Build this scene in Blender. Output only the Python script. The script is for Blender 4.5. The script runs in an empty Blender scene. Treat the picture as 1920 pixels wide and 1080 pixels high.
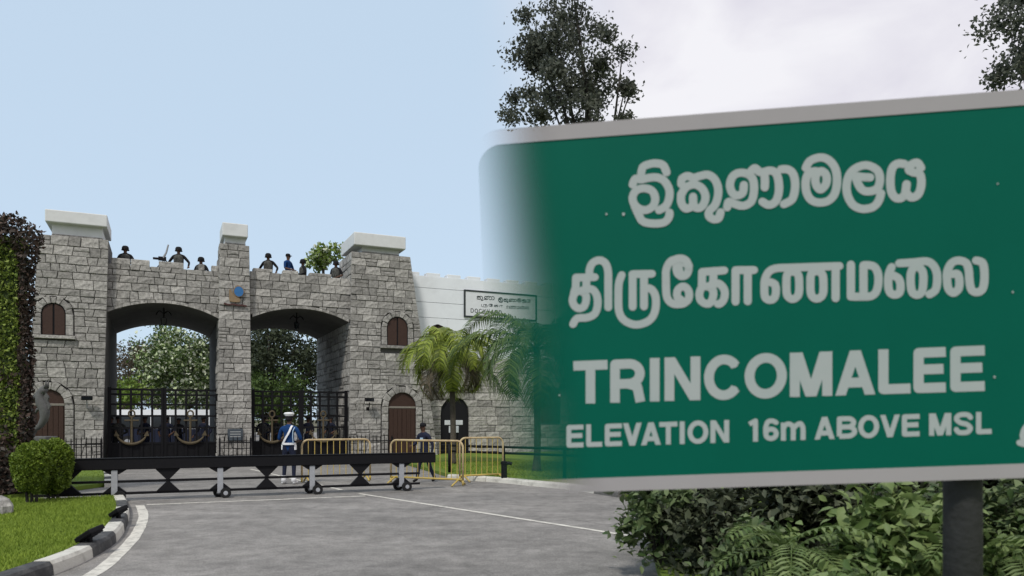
import bpy, bmesh, math, random
import numpy as np
from mathutils import Vector, Matrix

S = bpy.context.scene
C = S.collection
R = math.radians
rng = random.Random(7)
nrg = np.random.default_rng(7)

# ------------------------------------------------------------------ camera
F, CX, HY, H = 1400.0, 960.0, 786.0, 1.6      # focal length and horizon measured on the 1920 px wide photograph
cam = bpy.data.cameras.new('camera')
cam.sensor_width = 36.0
cam.lens = F / 1920 * 36.0
cam.shift_y = (HY - 540) / 1920
cam.clip_start = 0.05
cam.clip_end = 6000
cam.dof.use_dof = True
cam.dof.focus_distance = 24.0
cam.dof.aperture_fstop = 2.3
cam_o = bpy.data.objects.new('camera', cam)
C.objects.link(cam_o)
cam_o.location = (0, 0, H)
cam_o.rotation_euler = (R(90), 0, 0)
S.camera = cam_o

# ------------------------------------------------------------------ world
SUN_EL, SUN_AZ = R(52), R(198)                # azimuth clockwise from +Y: behind the camera, to the left
w = bpy.data.worlds.new('World')
S.world = w
w.use_nodes = True
nt = w.node_tree
nt.nodes.clear()
N = nt.nodes.new
L = nt.links.new
out = N('ShaderNodeOutputWorld')
bg = N('ShaderNodeBackground')
bg.inputs['Strength'].default_value = 0.10
sky = N('ShaderNodeTexSky')
sky.sky_type = 'NISHITA'
sky.sun_disc = False
sky.sun_elevation = SUN_EL
sky.sun_rotation = SUN_AZ
sky.air_density = 1.0
sky.dust_density = 1.6
sky.ozone_density = 1.0
tc = N('ShaderNodeTexCoord')
sep = N('ShaderNodeSeparateXYZ')
L(tc.outputs['Generated'], sep.inputs[0])
# thin veil everywhere
veil = N('ShaderNodeMixRGB')
veil.inputs[0].default_value = 0.78
veil.inputs[2].default_value = (6.6, 8.2, 9.9, 1)
L(sky.outputs[0], veil.inputs[1])
# cloud bank that covers the eastern (right) half of the sky
nz = N('ShaderNodeTexNoise')
nz.inputs['Scale'].default_value = 2.6
nz.inputs['Detail'].default_value = 7
nz.inputs['Roughness'].default_value = 0.55
L(tc.outputs['Generated'], nz.inputs['Vector'])
m1 = N('ShaderNodeMath'); m1.operation = 'MULTIPLY_ADD'
L(nz.outputs[0], m1.inputs[0]); m1.inputs[1].default_value = 0.16
L(sep.outputs[0], m1.inputs[2])
mr = N('ShaderNodeMapRange'); mr.interpolation_type = 'SMOOTHSTEP'
mr.inputs[1].default_value = 0.02; mr.inputs[2].default_value = 0.24
L(m1.outputs[0], mr.inputs[0])
nz2 = N('ShaderNodeTexNoise')
nz2.inputs['Scale'].default_value = 4.2
nz2.inputs['Detail'].default_value = 8
nz2.inputs['Roughness'].default_value = 0.5
nz2.inputs['Distortion'].default_value = 0.3
mp = N('ShaderNodeMapping')
mp.inputs['Scale'].default_value = (1, 1, 2.2)
mp.inputs['Location'].default_value = (0.35, 0.1, 0.42)
L(tc.outputs['Generated'], mp.inputs[0]); L(mp.outputs[0], nz2.inputs['Vector'])
cr = N('ShaderNodeValToRGB')
cr.color_ramp.elements[0].position = 0.40; cr.color_ramp.elements[0].color = (7.35, 7.2, 8.05, 1)
cr.color_ramp.elements[1].position = 0.62; cr.color_ramp.elements[1].color = (9.0, 8.95, 9.4, 1)
L(nz2.outputs[0], cr.inputs[0])
cm = N('ShaderNodeMixRGB')
L(mr.outputs[0], cm.inputs[0]); L(veil.outputs[0], cm.inputs[1]); L(cr.outputs[0], cm.inputs[2])
L(cm.outputs[0], bg.inputs[0]); L(bg.outputs[0], out.inputs[0])

# ------------------------------------------------------------------ sun
sl = bpy.data.lights.new('sun', 'SUN')
sl.energy = 2.4
sl.angle = R(7)
sl.color = (1.0, 0.95, 0.87)
so = bpy.data.objects.new('sun', sl)
C.objects.link(so)
sv = Vector((math.sin(SUN_AZ) * math.cos(SUN_EL), math.cos(SUN_AZ) * math.cos(SUN_EL), math.sin(SUN_EL)))
so.rotation_euler = sv.to_track_quat('Z', 'Y').to_euler()
so.location = (-20, -20, 40)

vs = S.view_settings
vs.view_transform = 'Standard'
vs.look = 'None'
vs.exposure = 0.0
vs.gamma = 1.0
vs.use_curve_mapping = False

# ------------------------------------------------------------------ measuring helpers
def gp(x, y):
    d = F * H / (y - HY)
    return ((x - CX) / F * d, d)
def at(x, y, d):
    return Vector(((x - CX) / F * d, d, H - (y - HY) / F * d))
GA = R(25)
gc, gs = math.cos(GA), math.sin(GA)
PD = 28.1
P0 = (((440 - CX) / F) * PD, PD)
def fd(x, wd=0.0):                       # distance of the gatehouse plane along the line of sight at x
    a = (x - CX) / F
    px, py = P0[0] - gs * wd, P0[1] + gc * wd
    return (px * gs - py * gc) / (a * gs - gc)
def fp(x, y, wd=0.0):                    # photo point -> (u, z) on the gatehouse plane set back by wd
    d = fd(x, wd); a = (x - CX) / F
    px, py = P0[0] - gs * wd, P0[1] + gc * wd
    return ((a * d - px) * gc + (d - py) * gs, H - (y - HY) / F * d)
def gw(u, wd, z=0.0):                    # gatehouse local -> world
    return Vector((P0[0] + u * gc - wd * gs, P0[1] + u * gs + wd * gc, z))

# ------------------------------------------------------------------ materials
MATS = {}
def mat(name, col, rough=0.7, metal=0.0, noise=0.0, nscale=8.0, bump=0.0, bscale=30.0, obj_rand=0.0, col2=None, isl=0.0,
        spec=0.3, trans=0.0, stains=0.0, stain_col=(0.03, 0.03, 0.028), sscale=0.7, coord='Object'):
    m = bpy.data.materials.new(name)
    m.use_nodes = True
    t = m.node_tree
    b = t.nodes['Principled BSDF']
    b.inputs['Roughness'].default_value = rough
    b.inputs['Metallic'].default_value = metal
    b.inputs['Specular IOR Level'].default_value = spec
    n, l = t.nodes.new, t.links.new
    co = n('ShaderNodeTexCoord')
    base = n('ShaderNodeRGB'); base.outputs[0].default_value = (*col, 1)
    cur = base.outputs[0]
    c2 = col2 or tuple(c * 0.55 for c in col)
    if isl > 0:
        g = n('ShaderNodeNewGeometry')
        mx = n('ShaderNodeMixRGB'); mx.inputs[2].default_value = (*c2, 1)
        mm = n('ShaderNodeMath'); mm.operation = 'MULTIPLY'; mm.inputs[1].default_value = isl
        l(g.outputs['Random Per Island'], mm.inputs[0]); l(mm.outputs[0], mx.inputs[0]); l(cur, mx.inputs[1]); cur = mx.outputs[0]
    if noise > 0:
        nn = n('ShaderNodeTexNoise'); nn.inputs['Scale'].default_value = nscale; nn.inputs['Detail'].default_value = 6
        nn.inputs['Roughness'].default_value = 0.65
        l(co.outputs[coord], nn.inputs['Vector'])
        rp = n('ShaderNodeMapRange'); rp.inputs[1].default_value = 0.32; rp.inputs[2].default_value = 0.68
        rp.inputs[3].default_value = 0; rp.inputs[4].default_value = noise
        l(nn.outputs[0], rp.inputs[0])
        mx = n('ShaderNodeMixRGB'); mx.inputs[2].default_value = (*c2, 1)
        l(rp.outputs[0], mx.inputs[0]); l(cur, mx.inputs[1]); cur = mx.outputs[0]
    if stains > 0:
        ns = n('ShaderNodeTexNoise'); ns.inputs['Scale'].default_value = sscale; ns.inputs['Detail'].default_value = 8
        ns.inputs['Roughness'].default_value = 0.7
        l(co.outputs[coord], ns.inputs['Vector'])
        rp = n('ShaderNodeMapRange'); rp.inputs[1].default_value = 0.5; rp.inputs[2].default_value = 0.72
        rp.inputs[3].default_value = 0; rp.inputs[4].default_value = stains
        l(ns.outputs[0], rp.inputs[0])
        mx = n('ShaderNodeMixRGB'); mx.inputs[2].default_value = (*stain_col, 1)
        l(rp.outputs[0], mx.inputs[0]); l(cur, mx.inputs[1]); cur = mx.outputs[0]
    if obj_rand > 0:
        oi = n('ShaderNodeObjectInfo')
        hv = n('ShaderNodeHueSaturation')
        rp = n('ShaderNodeMapRange'); rp.inputs[3].default_value = 1 - obj_rand; rp.inputs[4].default_value = 1 + obj_rand
        l(oi.outputs['Random'], rp.inputs[0]); l(rp.outputs[0], hv.inputs['Value']); l(cur, hv.inputs['Color']); cur = hv.outputs[0]
    l(cur, b.inputs['Base Color'])
    if bump > 0:
        nb = n('ShaderNodeTexNoise'); nb.inputs['Scale'].default_value = bscale; nb.inputs['Detail'].default_value = 5
        l(co.outputs[coord], nb.inputs['Vector'])
        bp = n('ShaderNodeBump'); bp.inputs['Strength'].default_value = bump; bp.inputs['Distance'].default_value = 0.03
        l(nb.outputs[0], bp.inputs['Height']); l(bp.outputs[0], b.inputs['Normal'])
    if trans > 0:
        tr = n('ShaderNodeBsdfTranslucent'); l(cur, tr.inputs[0])
        ms = n('ShaderNodeMixShader'); ms.inputs[0].default_value = trans
        o = t.nodes['Material Output']
        l(b.outputs[0], ms.inputs[1]); l(tr.outputs[0], ms.inputs[2]); l(ms.outputs[0], o.inputs[0])
    MATS[name] = m
    return m

mat('stone', (0.47, 0.452, 0.418), 0.92, noise=0.95, nscale=9, col2=(0.175, 0.167, 0.155), bump=1.0, bscale=11, obj_rand=0.30, stains=0.45, sscale=3.5)
mat('stone_small', (0.50, 0.482, 0.446), 0.92, noise=0.9, nscale=9, col2=(0.175, 0.167, 0.155), bump=1.0, bscale=11, isl=0.6, stains=0.5, sscale=3.5)
mat('mortar', (0.13, 0.125, 0.117), 0.95, noise=0.5, nscale=9, bump=0.5)
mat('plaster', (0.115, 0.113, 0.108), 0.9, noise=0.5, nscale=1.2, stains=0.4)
mat('white_paint', (0.66, 0.67, 0.66), 0.75, noise=0.25, nscale=3, col2=(0.5, 0.5, 0.49), stains=0.22, stain_col=(0.25, 0.25, 0.24), sscale=1.8)
mat('white_wall', (0.78, 0.81, 0.84), 0.8, noise=0.3, nscale=2, col2=(0.66, 0.69, 0.72), stains=0.18, stain_col=(0.36, 0.36, 0.36), sscale=1.2)
mat('wood', (0.050, 0.026, 0.018), 0.6, noise=0.6, nscale=14, bump=0.3, col2=(0.032, 0.016, 0.012))
mat('wood_trim', (0.22, 0.20, 0.17), 0.8, noise=0.4, nscale=10)
mat('black_iron', (0.006, 0.006, 0.008), 0.6, noise=0.4, nscale=20, col2=(0.012, 0.011, 0.010), spec=0.15)
mat('gold', (0.105, 0.08, 0.045), 0.7, noise=0.8, nscale=9, col2=(0.06, 0.05, 0.03))
mat('asphalt', (0.20, 0.192, 0.182), 0.93, noise=0.0)
mat('road_paint', (0.66, 0.63, 0.56), 0.85, noise=0.7, nscale=7, col2=(0.44, 0.42, 0.37), stains=0.85, stain_col=(0.21, 0.20, 0.185), sscale=7)
mat('kerb_white', (0.60, 0.58, 0.52), 0.85, noise=0.5, nscale=6, col2=(0.42, 0.40, 0.35), stains=0.5, stain_col=(0.14, 0.13, 0.11), sscale=5, bump=0.3)
mat('kerb_black', (0.045, 0.045, 0.047), 0.8, noise=0.6, nscale=6, col2=(0.1, 0.1, 0.098), stains=0.3, stain_col=(0.25, 0.24, 0.22), sscale=6, bump=0.3)
mat('soil', (0.13, 0.115, 0.075), 0.95, noise=0.6, nscale=0.6, col2=(0.06, 0.075, 0.03), bump=0.4)
mat('lawn_base', (0.13, 0.19, 0.025), 0.95, noise=0.6, nscale=2.5, col2=(0.085, 0.135, 0.018), bump=0.5, bscale=60)
mat('grass', (0.30, 0.39, 0.05), 0.75, isl=0.8, col2=(0.15, 0.22, 0.03), trans=0.3, noise=0.6, nscale=1.1)
mat('hedge_leaf', (0.24, 0.30, 0.055), 0.6, isl=1.0, col2=(0.10, 0.155, 0.028), trans=0.2)
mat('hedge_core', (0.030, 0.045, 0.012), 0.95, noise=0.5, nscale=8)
mat('topiary_leaf', (0.20, 0.275, 0.032), 0.55, isl=1.0, col2=(0.07, 0.12, 0.016), trans=0.2)
mat('copper_leaf', (0.095, 0.060, 0.046), 0.6, isl=1.0, col2=(0.03, 0.032, 0.026), trans=0.15)
mat('tree_leaf_dark', (0.060, 0.076, 0.036), 0.6, isl=1.0, col2=(0.026, 0.036, 0.02), trans=0.2)
mat('tree_leaf_grey', (0.15, 0.16, 0.125), 0.6, isl=1.0, col2=(0.05, 0.06, 0.045), trans=0.4)
mat('tree_leaf_mid', (0.10, 0.16, 0.034), 0.6, isl=1.0, col2=(0.030, 0.058, 0.014), trans=0.2)
mat('tree_leaf_pale', (0.25, 0.30, 0.13), 0.6, isl=1.0, col2=(0.07, 0.12, 0.03), trans=0.25)
mat('tree_leaf_brown', (0.13, 0.10, 0.065), 0.7, isl=1.0, col2=(0.06, 0.055, 0.035), trans=0.15)
mat('blossom', (0.72, 0.74, 0.62), 0.6, isl=1.0, col2=(0.45, 0.55, 0.25), trans=0.2)
mat('vine_leaf', (0.22, 0.30, 0.055), 0.6, isl=1.0, col2=(0.09, 0.16, 0.025), trans=0.25)
mat('shrub_leaf', (0.16, 0.205, 0.09), 0.55, isl=1.0, col2=(0.04, 0.075, 0.02), trans=0.2)
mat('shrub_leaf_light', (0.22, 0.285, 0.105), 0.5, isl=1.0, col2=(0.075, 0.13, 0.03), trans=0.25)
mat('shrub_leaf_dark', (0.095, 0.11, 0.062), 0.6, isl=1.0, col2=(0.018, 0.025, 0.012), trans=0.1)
mat('palm_leaf', (0.30, 0.36, 0.05), 0.5, isl=1.0, col2=(0.09, 0.13, 0.022), trans=0.25)
mat('palm_leaf_dark', (0.11, 0.16, 0.036), 0.5, isl=1.0, col2=(0.04, 0.07, 0.022), trans=0.2)
mat('bark', (0.10, 0.085, 0.068), 0.95, noise=0.7, nscale=9, bump=0.6, col2=(0.045, 0.038, 0.03))
mat('bark_dark', (0.040, 0.036, 0.030), 0.95, noise=0.7, nscale=9, bump=0.6)
mat('yellow_paint', (0.50, 0.36, 0.055), 0.5, noise=0.7, nscale=9, col2=(0.36, 0.29, 0.16), stains=0.4, stain_col=(0.16, 0.08, 0.04), sscale=5)
mat('cream_paint', (0.52, 0.43, 0.25), 0.5, noise=0.7, nscale=9, col2=(0.36, 0.24, 0.12), stains=0.5, stain_col=(0.2, 0.09, 0.05), sscale=5)
mat('galv', (0.36, 0.37, 0.39), 0.5, noise=0.5, nscale=14)
mat('rubber', (0.012, 0.012, 0.012), 0.8)
mat('plate_blue', (0.06, 0.075, 0.09), 0.5, noise=0.3)
mat('plate_text', (0.3, 0.31, 0.31), 0.6)
mat('emblem_gold', (0.27, 0.19, 0.11), 0.6, noise=0.5, nscale=10)
mat('emblem_blue', (0.035, 0.15, 0.36), 0.5, noise=0.3)
mat('emblem_red', (0.07, 0.03, 0.026), 0.6)
mat('statue', (0.12, 0.12, 0.118), 0.85, noise=0.6, nscale=6, bump=0.4)
mat('skin', (0.105, 0.055, 0.036), 0.6)
mat('navy', (0.010, 0.014, 0.034), 0.85, noise=0.4, nscale=10)
mat('uniform_blue', (0.013, 0.052, 0.165), 0.85, noise=0.7, nscale=6, col2=(0.007, 0.024, 0.085), spec=0.1)
mat('black_cloth', (0.008, 0.008, 0.010), 0.9)
mat('camo', (0.055, 0.06, 0.05), 0.9, noise=1.0, nscale=9, col2=(0.012, 0.014, 0.016))
mat('vest', (0.10, 0.10, 0.09), 0.9, noise=0.8, nscale=12, col2=(0.02, 0.022, 0.02))
mat('white_cloth', (0.75, 0.75, 0.75), 0.8)
mat('pale_blue', (0.35, 0.48, 0.6), 0.8)
mat('bus_white', (0.80, 0.81, 0.82), 0.35, spec=0.5)
mat('glass_dark', (0.010, 0.012, 0.015), 0.08, spec=0.6)
mat('sign_back', (0.30, 0.30, 0.31), 0.5, metal=0.5)
mat('post_grey', (0.030, 0.031, 0.030), 0.75, noise=0.5, nscale=18, bump=0.3)
mat('board_white', (0.70, 0.72, 0.74), 0.6, noise=0.2)
mat('board_black', (0.025, 0.032, 0.035), 0.6)
mat('hill_green', (0.045, 0.07, 0.03), 0.95, noise=0.5, nscale=0.05)

# asphalt: speckled, worn, with paler wheel tracks and darker patches
m = MATS['asphalt']; t = m.node_tree; b = t.nodes['Principled BSDF']
n, l = t.nodes.new, t.links.new
co = n('ShaderNodeTexCoord')
def noise_node(scale, detail=6, rough=0.6, vec=None):
    x = n('ShaderNodeTexNoise'); x.inputs['Scale'].default_value = scale; x.inputs['Detail'].default_value = detail
    x.inputs['Roughness'].default_value = rough
    l(vec or co.outputs['Object'], x.inputs['Vector']); return x
n1 = noise_node(0.28, 8, 0.65); n2 = noise_node(55, 3, 0.75); n3 = noise_node(3.6, 9, 0.78)
mpn = n('ShaderNodeMapping'); mpn.inputs['Rotation'].default_value = (0, 0, R(20)); mpn.inputs['Scale'].default_value = (0.7, 1.3, 1)
l(co.outputs['Object'], mpn.inputs[0]); n4 = noise_node(1.1, 6, 0.6, mpn.outputs[0])
r1 = n('ShaderNodeValToRGB'); r1.color_ramp.elements[0].position = 0.34; r1.color_ramp.elements[0].color = (0.165, 0.157, 0.147, 1)
r1.color_ramp.elements[1].position = 0.66; r1.color_ramp.elements[1].color = (0.255, 0.240, 0.222, 1)
l(n1.outputs[0], r1.inputs[0])
mxa = n('ShaderNodeMixRGB'); mxa.blend_type = 'OVERLAY'; mxa.inputs[0].default_value = 0.9
l(r1.outputs[0], mxa.inputs[1]); l(n2.outputs[0], mxa.inputs[2])
mxb = n('ShaderNodeMixRGB'); mxb.blend_type = 'OVERLAY'; mxb.inputs[0].default_value = 0.9
l(mxa.outputs[0], mxb.inputs[1]); l(n3.outputs[0], mxb.inputs[2])
mxc = n('ShaderNodeMixRGB'); mxc.blend_type = 'OVERLAY'; mxc.inputs[0].default_value = 0.5
l(mxb.outputs[0], mxc.inputs[1]); l(n4.outputs[0], mxc.inputs[2])
vor = n('ShaderNodeTexVoronoi'); vor.feature = 'DISTANCE_TO_EDGE'; vor.inputs['Scale'].default_value = 0.33
dv = n('ShaderNodeMixRGB'); dv.blend_type = 'ADD'; dv.inputs[0].default_value = 0.9
l(co.outputs['Object'], dv.inputs[1]); nd = noise_node(1.3, 5, 0.7); l(nd.outputs['Color'], dv.inputs[2]); l(dv.outputs[0], vor.inputs['Vector'])
ck = n('ShaderNodeMapRange'); ck.inputs[1].default_value = 0.0; ck.inputs[2].default_value = 0.007; ck.inputs[3].default_value = 0.55; ck.inputs[4].default_value = 0.0
l(vor.outputs['Distance'], ck.inputs[0])
ckm = n('ShaderNodeMath'); ckm.operation = 'MULTIPLY'; l(ck.outputs[0], ckm.inputs[0])
nk = noise_node(0.5, 3, 0.5); kr = n('ShaderNodeMapRange'); kr.inputs[1].default_value = 0.48; kr.inputs[2].default_value = 0.60; l(nk.outputs[0], kr.inputs[0]); l(kr.outputs[0], ckm.inputs[1])
mxd = n('ShaderNodeMixRGB'); mxd.inputs[2].default_value = (0.06, 0.057, 0.053, 1); l(ckm.outputs[0], mxd.inputs[0]); l(mxc.outputs[0], mxd.inputs[1])
n5 = noise_node(0.9, 4, 0.5); ol = n('ShaderNodeMapRange'); ol.inputs[1].default_value = 0.62; ol.inputs[2].default_value = 0.74; ol.inputs[3].default_value = 0; ol.inputs[4].default_value = 0.45
l(n5.outputs[0], ol.inputs[0]); mxe = n('ShaderNodeMixRGB'); mxe.inputs[2].default_value = (0.10, 0.096, 0.09, 1); l(ol.outputs[0], mxe.inputs[0]); l(mxd.outputs[0], mxe.inputs[1])
l(mxe.outputs[0], b.inputs['Base Color'])
bp = n('ShaderNodeBump'); bp.inputs['Strength'].default_value = 0.5; bp.inputs['Distance'].default_value = 0.01
l(n2.outputs[0], bp.inputs['Height']); l(bp.outputs[0], b.inputs['Normal'])

# ------------------------------------------------------------------ object helpers
def link(o, parent=None):
    C.objects.link(o)
    if parent is not None:
        o.parent = parent
    return o
def tag(o, label, cat, group=None):
    o['label'] = label; o['category'] = cat
    if group: o['group'] = group
    return o
def struct(o):
    o['kind'] = 'structure'; return o
def thing(name, label, cat, loc=(0, 0, 0), rz=0.0, group=None):
    o = bpy.data.objects.new(name, None)
    o.empty_display_size = 0.2
    o.location = loc; o.rotation_euler = (0, 0, rz)
    link(o); return tag(o, label, cat, group)
def mesh_obj(name, verts, faces, m, parent=None, smooth=False, loc=(0, 0, 0)):
    me = bpy.data.meshes.new(name)
    me.from_pydata([tuple(v) for v in verts], [], [tuple(f) for f in faces])
    me.update()
    if smooth:
        me.polygons.foreach_set('use_smooth', [True] * len(me.polygons))
    me.materials.append(MATS[m] if isinstance(m, str) else m)
    o = bpy.data.objects.new(name, me); o.location = loc
    return link(o, parent)
class MB:
    def __init__(s): s.v = []; s.f = []
    def add(s, v, f):
        k = len(s.v); s.v += [tuple(p) for p in v]; s.f += [tuple(i + k for i in q) for q in f]; return s
    def box(s, x0, x1, y0, y1, z0, z1, bev=0.0):
        if bev <= 0:
            v = [(x, y, z) for x in (x0, x1) for y in (y0, y1) for z in (z0, z1)]
            return s.add(v, [(0, 1, 3, 2), (4, 6, 7, 5), (0, 4, 5, 1), (2, 3, 7, 6), (0, 2, 6, 4), (1, 5, 7, 3)])
        bm = bmesh.new()
        bmesh.ops.create_cube(bm, size=1)
        for q in bm.verts:
            q.co = Vector(((x0 + x1) / 2 + q.co.x * (x1 - x0), (y0 + y1) / 2 + q.co.y * (y1 - y0), (z0 + z1) / 2 + q.co.z * (z1 - z0)))
        bmesh.ops.bevel(bm, geom=bm.edges[:], offset=bev, segments=2, affect='EDGES', profile=0.5)
        bm.verts.index_update()
        s.add([q.co[:] for q in bm.verts], [[q.index for q in f.verts] for f in bm.faces]); bm.free(); return s
    def tube(s, pts, rad, seg=8, cap=True):
        pts = [Vector(p) for p in pts]
        if not hasattr(rad, '__len__'): rad = [rad] * len(pts)
        rings = []; up = None
        for i, p in enumerate(pts):
            tn = (pts[min(i + 1, len(pts) - 1)] - pts[max(i - 1, 0)])
            if tn.length < 1e-9: tn = Vector((0, 0, 1))
            tn.normalize()
            if up is None:
                up = Vector((0, 0, 1)) if abs(tn.z) < 0.9 else Vector((1, 0, 0))
            a = up - tn * up.dot(tn)
            if a.length < 1e-6: a = Vector((1, 0, 0)) - tn * tn.x
            a.normalize(); up = a; bb = tn.cross(a)
            rings.append([p + (a * math.cos(2 * math.pi * k / seg) + bb * math.sin(2 * math.pi * k / seg)) * rad[i] for k in range(seg)])
        v = [q for r_ in rings for q in r_]; f = []
        for i in range(len(rings) - 1):
            for k in range(seg):
                f.append((i * seg + k, i * seg + (k + 1) % seg, (i + 1) * seg + (k + 1) % seg, (i + 1) * seg + k))
        if cap:
            f.append(tuple(range(seg - 1, -1, -1))); f.append(tuple((len(rings) - 1) * seg + k for k in range(seg)))
        return s.add(v, f)
    def prism(s, poly, fn, d0, d1):               # poly of (a, b); fn(a, b, d) -> xyz
        k = len(poly)
        v = [fn(a, b, d0) for a, b in poly] + [fn(a, b, d1) for a, b in poly]
        f = [tuple(range(k)), tuple(range(2 * k - 1, k - 1, -1))] + [(i, i + k, (i + 1) % k + k, (i + 1) % k) for i in range(k)]
        return s.add(v, f)
    def lathe(s, prof, seg=16, c=(0, 0, 0)):
        v = []; f = []
        for r_, z in prof:
            for k in range(seg):
                a = 2 * math.pi * k / seg; v.append((c[0] + r_ * math.cos(a), c[1] + r_ * math.sin(a), c[2] + z))
        for i in range(len(prof) - 1):
            for k in range(seg):
                f.append((i * seg + k, i * seg + (k + 1) % seg, (i + 1) * seg + (k + 1) % seg, (i + 1) * seg + k))
        f.append(tuple(range(seg - 1, -1, -1))); f.append(tuple((len(prof) - 1) * seg + k for k in range(seg)))
        return s.add(v, f)
    def sphere(s, c, r, seg=12, rings=8):
        rx, ry, rz_ = r if hasattr(r, '__len__') else (r, r, r)
        v = []; f = []
        for i in range(rings + 1):
            th = math.pi * i / rings
            for k in range(seg):
                a = 2 * math.pi * k / seg
                v.append((c[0] + rx * math.sin(th) * math.cos(a), c[1] + ry * math.sin(th) * math.sin(a), c[2] + rz_ * math.cos(th)))
        for i in range(rings):
            for k in range(seg):
                f.append((i * seg + k, (i + 1) * seg + k, (i + 1) * seg + (k + 1) % seg, i * seg + (k + 1) % seg))
        return s.add(v, f)
    def build(s, name, m, parent=None, smooth=False, loc=(0, 0, 0)):
        o = mesh_obj(name, s.v, s.f, m, parent, smooth, loc)
        bm = bmesh.new(); bm.from_mesh(o.data); bmesh.ops.recalc_face_normals(bm, faces=bm.faces[:]); bm.to_mesh(o.data); bm.free()
        return o
def copy_part(o, parent, loc=None):
    c = o.copy(); C.objects.link(c); c.parent = parent
    if loc is not None: c.location = loc
    return c
def leaf_mesh(name, cen, length, width, m, parent=None, droop=0.2, outward=None, loc=(0, 0, 0), jitter=0.35):
    n_ = len(cen)
    d = nrg.normal(size=(n_, 3))
    if outward is not None: d = d * 0.7 + outward
    d[:, 2] -= droop
    d /= np.linalg.norm(d, axis=1)[:, None] + 1e-9
    s_ = np.cross(d, nrg.normal(size=(n_, 3))); s_ /= np.linalg.norm(s_, axis=1)[:, None] + 1e-9
    nn = np.cross(d, s_)
    k = 1 + jitter * nrg.uniform(-1, 1, size=(n_, 1))
    ln, wd = length * k, width * k
    V = np.empty((n_, 4, 3), np.float32)
    V[:, 0] = cen - d * ln * 0.5
    V[:, 1] = cen + s_ * wd * 0.5 + nn * wd * 0.15
    V[:, 2] = cen + d * ln * 0.5 - nn * wd * 0.2
    V[:, 3] = cen - s_ * wd * 0.5 + nn * wd * 0.15
    me = bpy.data.meshes.new(name)
    me.vertices.add(n_ * 4); me.vertices.foreach_set('co', V.ravel())
    me.loops.add(n_ * 4); me.loops.foreach_set('vertex_index', np.arange(n_ * 4, dtype=np.int32))
    me.polygons.add(n_); me.polygons.foreach_set('loop_start', np.arange(0, n_ * 4, 4, dtype=np.int32))
    me.polygons.foreach_set('loop_total', np.full(n_, 4, np.int32))
    me.update(calc_edges=True)
    me.materials.append(MATS[m])
    o = bpy.data.objects.new(name, me); o.location = loc
    return link(o, parent)
def leaf_mesh_fine(name, cen, length, width, m, parent=None, droop=0.2, jitter=0.45):
    n_ = len(cen)
    d = nrg.normal(size=(n_, 3)); d[:, 2] = d[:, 2] * 0.5 - droop; d /= np.linalg.norm(d, axis=1)[:, None]
    up = np.tile(np.array([0, 0, 1.0]), (n_, 1)) + nrg.normal(size=(n_, 3)) * 0.55
    s_ = np.cross(d, up); s_ /= np.linalg.norm(s_, axis=1)[:, None] + 1e-9; nn = np.cross(s_, d)
    k = 1 + jitter * nrg.uniform(-1, 1, size=(n_, 1)); ln, wd = length * k, width * k * nrg.uniform(0.8, 1.2, size=(n_, 1))
    V = np.empty((n_, 8, 3), np.float32)
    V[:, 0] = cen - d * ln * .5
    for j, (a, w_, c) in enumerate(((-.18, .46, .10), (.14, .40, .08))):
        V[:, 1 + 3 * j] = cen + d * ln * a + s_ * wd * w_ + nn * wd * c
        V[:, 2 + 3 * j] = cen + d * ln * a - nn * wd * .06 * j
        V[:, 3 + 3 * j] = cen + d * ln * a - s_ * wd * w_ + nn * wd * c
    V[:, 7] = cen + d * ln * .5 - nn * ln * .16
    fc = np.array([[0, 2, 1, 1], [0, 3, 2, 2], [1, 2, 5, 4], [2, 3, 6, 5], [4, 5, 7, 7], [5, 6, 7, 7]])
    tri = [[0, 2, 1], [0, 3, 2], [1, 2, 5], [1, 5, 4], [2, 3, 6], [2, 6, 5], [4, 5, 7], [5, 6, 7]]
    idx = (np.arange(n_)[:, None, None] * 8 + np.array(tri)[None]).reshape(-1).astype(np.int32)
    me = bpy.data.meshes.new(name); me.vertices.add(n_ * 8); me.vertices.foreach_set('co', V.ravel())
    nf = n_ * 8; me.loops.add(nf * 3); me.loops.foreach_set('vertex_index', idx)
    me.polygons.add(nf); me.polygons.foreach_set('loop_start', np.arange(0, nf * 3, 3, dtype=np.int32)); me.polygons.foreach_set('loop_total', np.full(nf, 3, np.int32))
    me.polygons.foreach_set('use_smooth', np.ones(nf, bool))
    me.update(calc_edges=True); me.materials.append(MATS[m])
    return link(bpy.data.objects.new(name, me), parent)
def clumps(center, rad, k, per, spread, shell=0.55, flat=1.0):
    c = np.array(center); rad = np.array(rad)
    d = nrg.normal(size=(k, 3)); d /= np.linalg.norm(d, axis=1)[:, None]
    r_ = nrg.uniform(shell, 1.0, size=(k, 1))
    cc = c + d * r_ * rad
    pts = np.repeat(cc, per, axis=0) + nrg.normal(size=(k * per, 3)) * spread * np.repeat(nrg.uniform(0.6, 1.3, size=(k, 1)), per, axis=0) * np.array([1, 1, flat])
    return cc, pts
def flat_poly(name, pts, z, m, parent=None, thick=0.0):
    k = len(pts)
    if thick <= 0:
        return mesh_obj(name, [(x, y, z) for x, y in pts], [tuple(range(k))], m, parent)
    v = [(x, y, z) for x, y in pts] + [(x, y, z - thick) for x, y in pts]
    return mesh_obj(name, v, [tuple(range(k))] + [(i, i + k, (i + 1) % k + k, (i + 1) % k) for i in range(k)], m, parent)
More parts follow.
